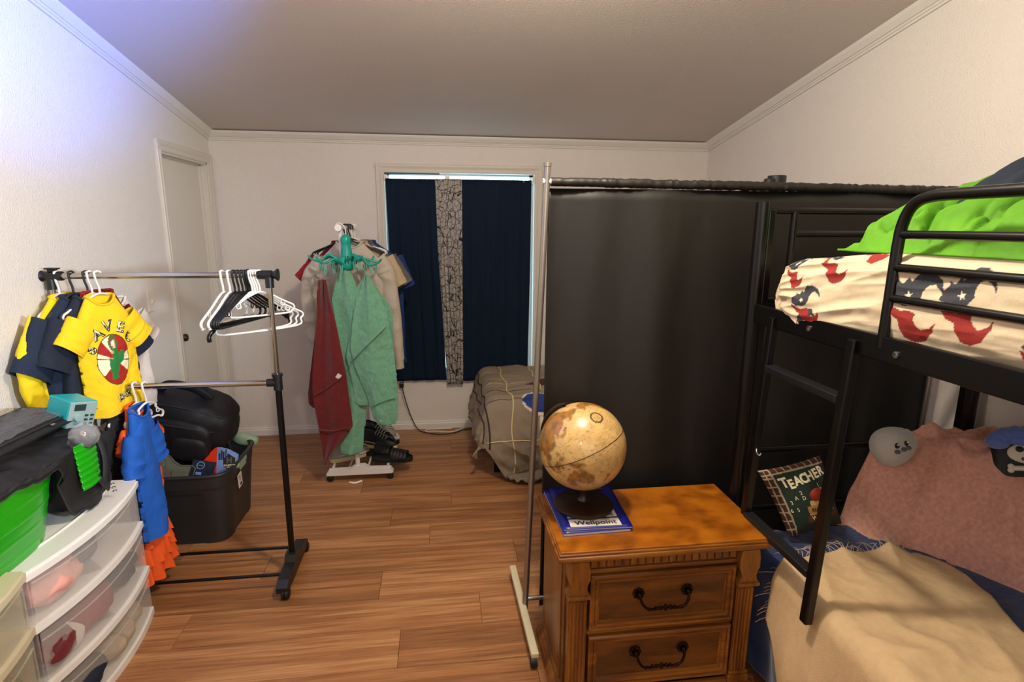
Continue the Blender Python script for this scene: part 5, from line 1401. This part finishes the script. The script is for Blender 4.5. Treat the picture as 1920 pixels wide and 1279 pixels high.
seam([(lerp(.16, .9, t), -.43) for t in [i / 50 for i in range(51)]], M['darkpipe'], .0022)
for b in (.03, .20, .36): seam([(lerp(-.06, .32, t), b + .004 * sin(t * 20)) for t in [i / 30 for i in range(31)]], M['piping'] if b > .3 else M['darkpipe'], .0018)

# ------------------------------------------------------------------ white clothes stand with shoes
wr = thing('clothes_stand', 'white tubular clothes stand on casters by the back wall', 'clothes rack', (-.54, 3.74, 0))
WXc, WYa, WYb, WZ = -.545, 3.46, 4.05, 1.612
MB().tube([(WXc - .03, WYa - .05, WZ), (WXc - .03, WYb + .03, WZ)], .0145, 14).build('hanging_bar', M['whitemetal'], wr, 60)
MB().lathe([(.012, -.004), (.0205, 0), (.0215, .02), (.019, .024)], (WXc - .03, WYa - .05, WZ), 24, Matrix.Rotation(radians(90), 3, 'X') @ Matrix.Rotation(0, 3, 'Z')).build('end_cap', M['white'], wr, 40)
for y in (WYa, WYb):
    MB().tube([(WXc - .03, y, WZ), (WXc, y, .06)], .0145, 14).build('pole', M['whitemetal'], wr, 60)
    f = MB(); f.prism([(-.205, .046), (-.212, .055), (-.195, .082), (-.06, .086), (-.03, .108), (.03, .108), (.06, .086), (.195, .082), (.212, .055), (.205, .046)], y - .022, y + .022, lambda a, b, c: Vector((WXc + .012 + a, c, b)))
    f.build('foot', M['whitemetal'], wr)
    for s in (-1, 1):
        c = MB(); c.lathe([(.015, -.013), (.0215, -.010), (.022, .010), (.015, .013)], (WXc + .012 + s * .19, y, .022), 16, Matrix.Rotation(radians(90), 3, 'X')); c.tube([(WXc + .012 + s * .19, y, .03), (WXc + .012 + s * .185, y, .05)], .007, 8); c.build('caster', M['rubber'], wr, 40)
for s in (-1, 1): MB().tube([(WXc + .012 + s * .175, WYa, .078), (WXc + .012 + s * .175, WYb, .078)], .0095, 10).build('base_rail', M['whitemetal'], wr, 60)
for s in (-.06, .06): MB().tube([(WXc + s, WYa, .075), (WXc + s, WYb, .075)], .007, 10).build('base_rail', M['whitemetal'], wr, 60)
# hangers and clothes on it
HB = WXc - .03
for i, (y, m, l) in enumerate(((3.66, 'blackplast', 'black hanger under the heather grey sweatshirt'), (3.72, 'blackplast', 'second black hanger behind the grey sweatshirt'), (3.78, 'blackplast', 'third black hanger holding the beige tee'), (3.86, 'white', 'white hanger holding the dark grey tee on the stand'), (3.92, 'white', 'rearmost white hanger on the white stand'))):
    hanger((HB + .004 * i, y, WZ + .002), 0, l, m, 'hangers on the white stand', w_=.42, drop=.075, r=.005)
GW = 'clothes on the white stand'
shirt('sweatshirt', 'heather grey long sleeved sweatshirt at the front of the white stand', 'shirt', (HB + .02, 3.66, WZ - .01), 0, M['heather'], W=.215, L=.66, d=.05, sw=.066, fold=1.5, seed=11., group=GW, slope=.085, neck=.075, long=[(.245, -.005, -.30), (.268, -.012, -.44), (.262, -.03, -.58), (.235, -.05, -.72)], longR=[(.230, -.005, -.32), (.255, -.012, -.52), (.270, -.015, -.72), (.285, -.02, -.90)])
shirt('tee_shirt', 'beige tee shirt with one sleeve showing right of the grey sweatshirt', 'shirt', (HB + .05, 3.76, WZ - .01), 4, M['beige'], W=.220, L=.60, d=.035, sl=.18, sw=.085, sang=28, seed=12., group=GW, slope=.085)
shirt('tee_shirt', 'dark red tee shirt showing at the left edge of the white stand', 'shirt', (HB - .035, 3.74, WZ - .01), -3, M['redcloth'], W=.205, L=.62, d=.03, sl=.16, sw=.075, sang=44, seed=13., group=GW, slope=.09)
shirt('tee_shirt', 'dark grey tee shirt behind the beige tee sleeve', 'shirt', (HB + .07, 3.86, WZ - .01), 6, M['greycloth'], W=.220, L=.50, d=.03, sl=.19, sw=.08, sang=32, seed=14., group=GW, slope=.085)
shirt('tee_shirt', 'royal blue shirt rearmost on the white stand before the curtain', 'shirt', (HB + .085, 3.92, WZ - .01), 6, M['bluedk'], W=.245, L=.86, d=.03, sl=.20, sw=.08, sang=22, seed=15., group=GW, slope=.085)
# octopus clip dryer
oc = thing('clip_dryer', 'teal octopus shaped clip dryer hanging at the front of the stand', 'clip dryer', (-.535, 3.415, 1.40))
ox, oy = -.540, 3.425
MB().lathe([(.004, 1.362), (.030, 1.366), (.042, 1.385), (.040, 1.410), (.036, 1.440), (.031, 1.480), (.026, 1.505), (.027, 1.520), (.031, 1.538), (.029, 1.556), (.018, 1.571), (.003, 1.575)], (ox, oy, 0), 28).build('head', M['teal'], oc, 180)
m = MB()
for a in (-2.0, -1.62, -1.24): m.tube([(ox + .0395 * cos(a), oy + .0395 * sin(a), 1.405), (ox + .036 * cos(a), oy + .036 * sin(a), 1.45)], .0035, 6)
m.build('head_slot', M['darkpipe'], oc, 60)
MB().tube(path([(ox, oy, 1.57), (ox + .002, oy, 1.60), (ox - .012, oy, 1.628), (ox - .034, oy, 1.640), (ox - .055, oy, 1.625), (ox - .055, oy, 1.606)], 6), .0032, 8).build('hook', M['white'], oc, 60)
clips = []
for i in range(10):
    a = radians(12 + i * 36); L = .200 if i % 2 == 0 else .215; zz = 1.402 + .012 * (i % 3)
    ca, sa = cos(a), sin(a)
    pts = [(ox + ca * r, oy + sa * r * .62, z) for r, z in ((.028, zz - .005), (.06, zz + .010), (.105, zz + .030), (.15, zz + .014 - .02 * (i % 2)), (L - .01, zz + .010), (L + .004, zz + .030))]
    MB().tube(path(pts, 5), [.019 * (1 - .5 * k / 25) for k in range(26)], 10, squash=(.5, (0, 0, 1))).build('arm', M['teal'], oc, 180)
    for r in (.10, .165) if i % 2 == 0 else (.155,):
        cx, cy, cz = ox + ca * r, oy + sa * r * .62, zz + .006
        k = MB()
        k.tube([(cx, cy, cz + .012), (cx, cy, cz - .014)], .0018, 6)
        for s in (-1, 1): k.box((cx + s * .0045, cy, cz - .036), (.005, .012, .050), Matrix.Rotation(s * .08, 3, 'Y'), .0015)
        ko = k.build('clip', M['tealclip'], oc)
def towel(name, label, m, rows, y, amp, freq, seed, cat='towel', gather=1., group='towels on the clip dryer'):
    def f(u, v, x, z):
        g = (1 - sm(v * 1.2)) * .6 + .4
        return amp * g * sin(u * freq + seed + 2 * v) + .010 * ridge(u * 2 + seed, v * 3.0, seed) + .004 * fb(x * 30, z * 30, seed) + .02 * sin(pi * u) * v
    n = len(rows) - 1; z0, z1 = rows[0][0], rows[-1][0]
    rr = [((r[0] - z0) / (z1 - z0), r[0], r[1], r[2]) for r in rows]
    o = rows_cloth(rr, ((0, y, 0), (1, 0, 0), (0, -1, 0), (0, 0, 1)), f, 46, 120).build(name, m, None, 180, solid=.006); origin_to(o, ((rows[0][1] + rows[0][2]) / 2, y, z0))
    return props(o, label, cat, group)
tw1 = towel('hand_towel', 'dark red hand towel with white tag clipped at the left arm', M['maroon'], [(1.315, -.690, -.655), (1.20, -.706, -.640), (1.06, -.722, -.615), (.88, -.748, -.592), (.74, -.769, -.574), (.60, -.775, -.565), (.50, -.764, -.556), (.40, -.755, -.552), (.36, -.751, -.58), (.29, -.743, -.635), (.20, -.737, -.700), (.165, -.735, -.725)], 3.375, .022, 8, 1.)
towel('hand_towel', 'second dark red towel behind the tagged one', M['maroon'], [(1.30, -.700, -.670), (1.06, -.735, -.660), (.73, -.795, -.640), (.60, -.818, -.600), (.54, -.816, -.595), (.515, -.790, -.600)], 3.43, .012, 7, 2.)
m = MB(); m.box((-.612, 3.338, .735), (.026, .002, .030), Matrix.Rotation(radians(35), 3, 'Y')); m.build('care_tag', M['paper'], tw1)
m = MB(); m.tube([(-.765, 3.352, .615), (-.70, 3.345, .655), (-.60, 3.338, .725)], .004, 6); m.build('fold_hem', M['maroon'], tw1, 180)
m = MB(); m.tube([(-.755, 3.355, .392), (-.66, 3.345, .385), (-.555, 3.348, .405)], .0045, 6); m.build('hem', M['maroon'], tw1, 180)
towel('wash_cloth', 'mint green towel hanging in the middle behind the others', M['mint'], [(1.375, -.585, -.525), (1.19, -.640, -.470), (.92, -.610, -.420), (.72, -.600, -.440), (.51, -.600, -.470), (.37, -.620, -.488), (.25, -.640, -.500), (.205, -.638, -.52)], 3.418, .014, 7, 3.)
tw3 = towel('bath_towel', 'mint green terry towel with a diagonal fold, foremost on the right', M['mint'], [(1.345, -.428, -.408), (1.28, -.455, -.385), (1.20, -.490, -.345), (1.10, -.512, -.315), (1.00, -.528, -.300), (.90, -.540, -.285), (.80, -.520, -.278), (.70, -.490, -.272), (.60, -.455, -.268), (.52, -.438, -.268), (.45, -.420, -.272), (.41, -.385, -.292)], 3.368, .016, 6, 4.)
towel('bath_towel', 'mint green towel corner flaring out left behind the folded one', M['mint'], [(1.325, -.440, -.420), (1.24, -.505, -.360), (1.155, -.558, -.300), (1.10, -.545, -.283), (1.02, -.535, -.285), (.84, -.570, -.285), (.80, -.560, -.290), (.66, -.540, -.298), (.55, -.530, -.292), (.53, -.50, -.31)], 3.400, .012, 6, 5.)
m = MB(); m.tube([(-.540, 3.340, .815), (-.46, 3.325, .905), (-.36, 3.322, 1.00), (-.318, 3.332, 1.045)], .0055, 6); m.build('fold_hem', M['mint'], tw3, 180)
m = MB(); m.tube([(-.438, 3.335, .535), (-.35, 3.325, .575), (-.272, 3.332, .605)], .004, 6); m.build('hem', M['mint'], tw3, 180)
# shoes on the base
def shoe(name, label, loc, rot, up, sole, kind, group):
    t = thing(name, label, 'shoe', loc, radians(rot), group)
    def outl(u, z, k=1.):
        a = 2 * pi * u; x = .135 * cos(a); w = .046 * (1 + .16 * cos(a)) * (1 - .20 * exp(-((x + .02) / .05) ** 2))
        return Vector((x * k, w * k * sin(a), z))
    s = MB(); s.grid(lambda u, v: outl(u, lerp(0, .026, v) + .010 * (cos(2 * pi * u) > 0) * cos(2 * pi * u) * v, 1 + .03 * sin(pi * v)), 36, 6, cu=True); s.add([outl(i / 36, 0) for i in range(36)], [tuple(range(36))]); s.add([outl(i / 36, .026) for i in range(36)], [tuple(range(36))])
    s.build('sole', sole, t, 40, local=True)
    b = MB()
    if kind == 'sneaker':
        def up_(u, v):
            a = 2 * pi * u; p = outl(u, 0, 1 - .06 * v)
            x = p.x; h = .055 + .055 * sm((.02 - x) / .09) + .01 * sm((-x - .08) / .05)
            k = lerp(1, .55 if x > 0 else .72, v ** 1.4)
            return Vector((x * lerp(1, .93, v), p.y * k, .024 + h * sin(v * pi / 2) * (1 - .35 * sm((x - .05) / .08))))
        b.grid(up_, 48, 16, cu=True); b.add([up_(i / 48, 1) + Vector((0, 0, -.012)) for i in range(48)], [tuple(range(48))]); b.build('upper', up, t, 180, local=True)
        l = MB()
        for i in range(5): l.tube(path([(.055 - i * .018, -.026, .072 + i * .009), (.055 - i * .018, 0, .084 + i * .010), (.055 - i * .018, .026, .072 + i * .009)], 4), .0028, 6)
        l.build('lace', M['whitecloth'] if up is M['shoegrey'] else M['shoegrey'], t, 60, local=True)
        st_ = MB(); st_.tube(path([(-.09, -.046, .05), (-.02, -.046, .048), (.05, -.052, .034), (.10, -.040, .035)], 5), .005, 6); st_.build('side_stripe', M['whitecloth'] if up is M['shoegrey'] else M['shoegrey'], t, 60, local=True)
    else:
        st_ = MB(); st_.grid(lambda u, v: Vector((lerp(.0, .105, v) + .004 * sin(v * 30), .050 * cos(pi * u) * (1 + .05 * v), .022 + (.062 - .022 * v) * sin(pi * u) ** .7)), 24, 26); st_.build('strap', up, t, 180, solid=.010, local=True)
    return t
shoe('slide_sandal', 'black ribbed slide sandal sticking out right over the stand foot', (-.335, 3.545, .088), -8, M['shoeblk'], M['shoeblk'], 'slide', 'shoes on the white stand')
shoe('slide_sandal', 'black slide sandal further in, beside the pole', (-.45, 3.66, .088), -12, M['shoeblk'], M['shoeblk'], 'slide', 'shoes on the white stand')
shoe('sneaker', 'black sneaker with yellowed sole behind the slides', (-.44, 3.78, .088), -25, M['shoeblk'], M['shoesole'], 'sneaker', 'shoes on the white stand')
shoe('sneaker', 'second black sneaker stacked nearer the back wall', (-.45, 3.90, .088), -35, M['shoeblk'], M['shoeblk'], 'sneaker', 'shoes on the white stand')
shoe('sneaker', 'pale grey sneaker rearmost on the stand under the mint towel', (-.40, 4.0, .088), -70, M['shoegrey'], M['whitecloth'], 'sneaker', 'shoes on the white stand')
shoe('sneaker', 'grey shoe left of the pole under the mint towel', (-.62, 3.62, .088), 30, M['shoegrey'], M['shoesole'], 'sneaker', 'shoes on the white stand')
# power plug and cord, white cord
pgc = thing('power_cord', 'black plug with cord running down the wall and along the baseboard', 'cord', (-.305, 4.33, .37))
MB().box((-.312, 4.332, .382), (.034, .040, .040), None, .006).build('plug', M['blackplast'], pgc)
MB().tube(path([(-.305, 4.312, .37), (-.292, 4.30, .30), (-.270, 4.32, .20), (-.235, 4.325, .09), (-.19, 4.30, .015), (-.12, 4.24, .006), (-.02, 4.20, .006), (.08, 4.21, .006), (.17, 4.27, .006), (.25, 4.30, .006)], 8), .0040, 8).build('cable', M['blackplast'], pgc, 60)
wc = MB(); wc.tube(path([(.08, 4.325, .005), (-.02, 4.328, .005), (-.12, 4.315, .005), (-.125, 4.275, .005), (-.06, 4.255, .012), (.0, 4.235, .012), (.08, 4.245, .005), (.15, 4.275, .014), (.20, 4.325, .009), (.26, 4.33, .005)], 8), .0032, 8)
o = wc.build('white_cable', M['white'], None, 60); origin_to(o, (.05, 4.28, .0)); props(o, 'thin white cable looped on the floor below the window', 'cable')
# crumpled paper scrap near the stand
sc_ = MB(); sc_.tube(path([(-.60, 3.42, .006), (-.575, 3.40, .010), (-.55, 3.41, .006), (-.52, 3.42, .012)], 4), .006, 6)
o = sc_.build('shoe_lace', M['white'], None, 60); origin_to(o, (-.56, 3.41, 0)); props(o, 'bit of white lace on the floor under the stand foot', 'lace')
# ring of the round white lamp on the right wall under the bunk
rl_ = thing('wall_lamp', 'round pale lamp on the right wall just under the upper bunk', 'lamp', (XR, 1.64, 1.195))
MB().lathe([(.125, 0), (.125, .012), (.118, .03), (.09, .045), (.05, .053), (.002, .056)], (XR - .001, 1.64, 1.195), 40, Matrix.Rotation(radians(-90), 3, 'Y')).build('dome', M['white'], rl_, 60)
# labels for the setting
for o in bpy.data.objects:
    if o.get('kind') == 'structure' and o.parent is None and not o.get('label'):
        n = o.name
        o['label'] = {'floor': 'brown wood plank floor of the bedroom', 'ceiling': 'sloping off white textured ceiling', 'wall_left': 'off white textured wall on the left with closet door', 'wall_back': 'off white back wall with the curtained window', 'wall_right': 'off white textured wall on the right behind the bunk', 'wall_front': 'off white wall behind the viewer', 'trim_1': 'white crown moulding along the left wall', 'trim_2': 'white crown moulding along the right wall', 'trim_3': 'white crown moulding along the back wall'}.get(n, 'white baseboard along the ' + n.split('_')[-1] + ' wall')
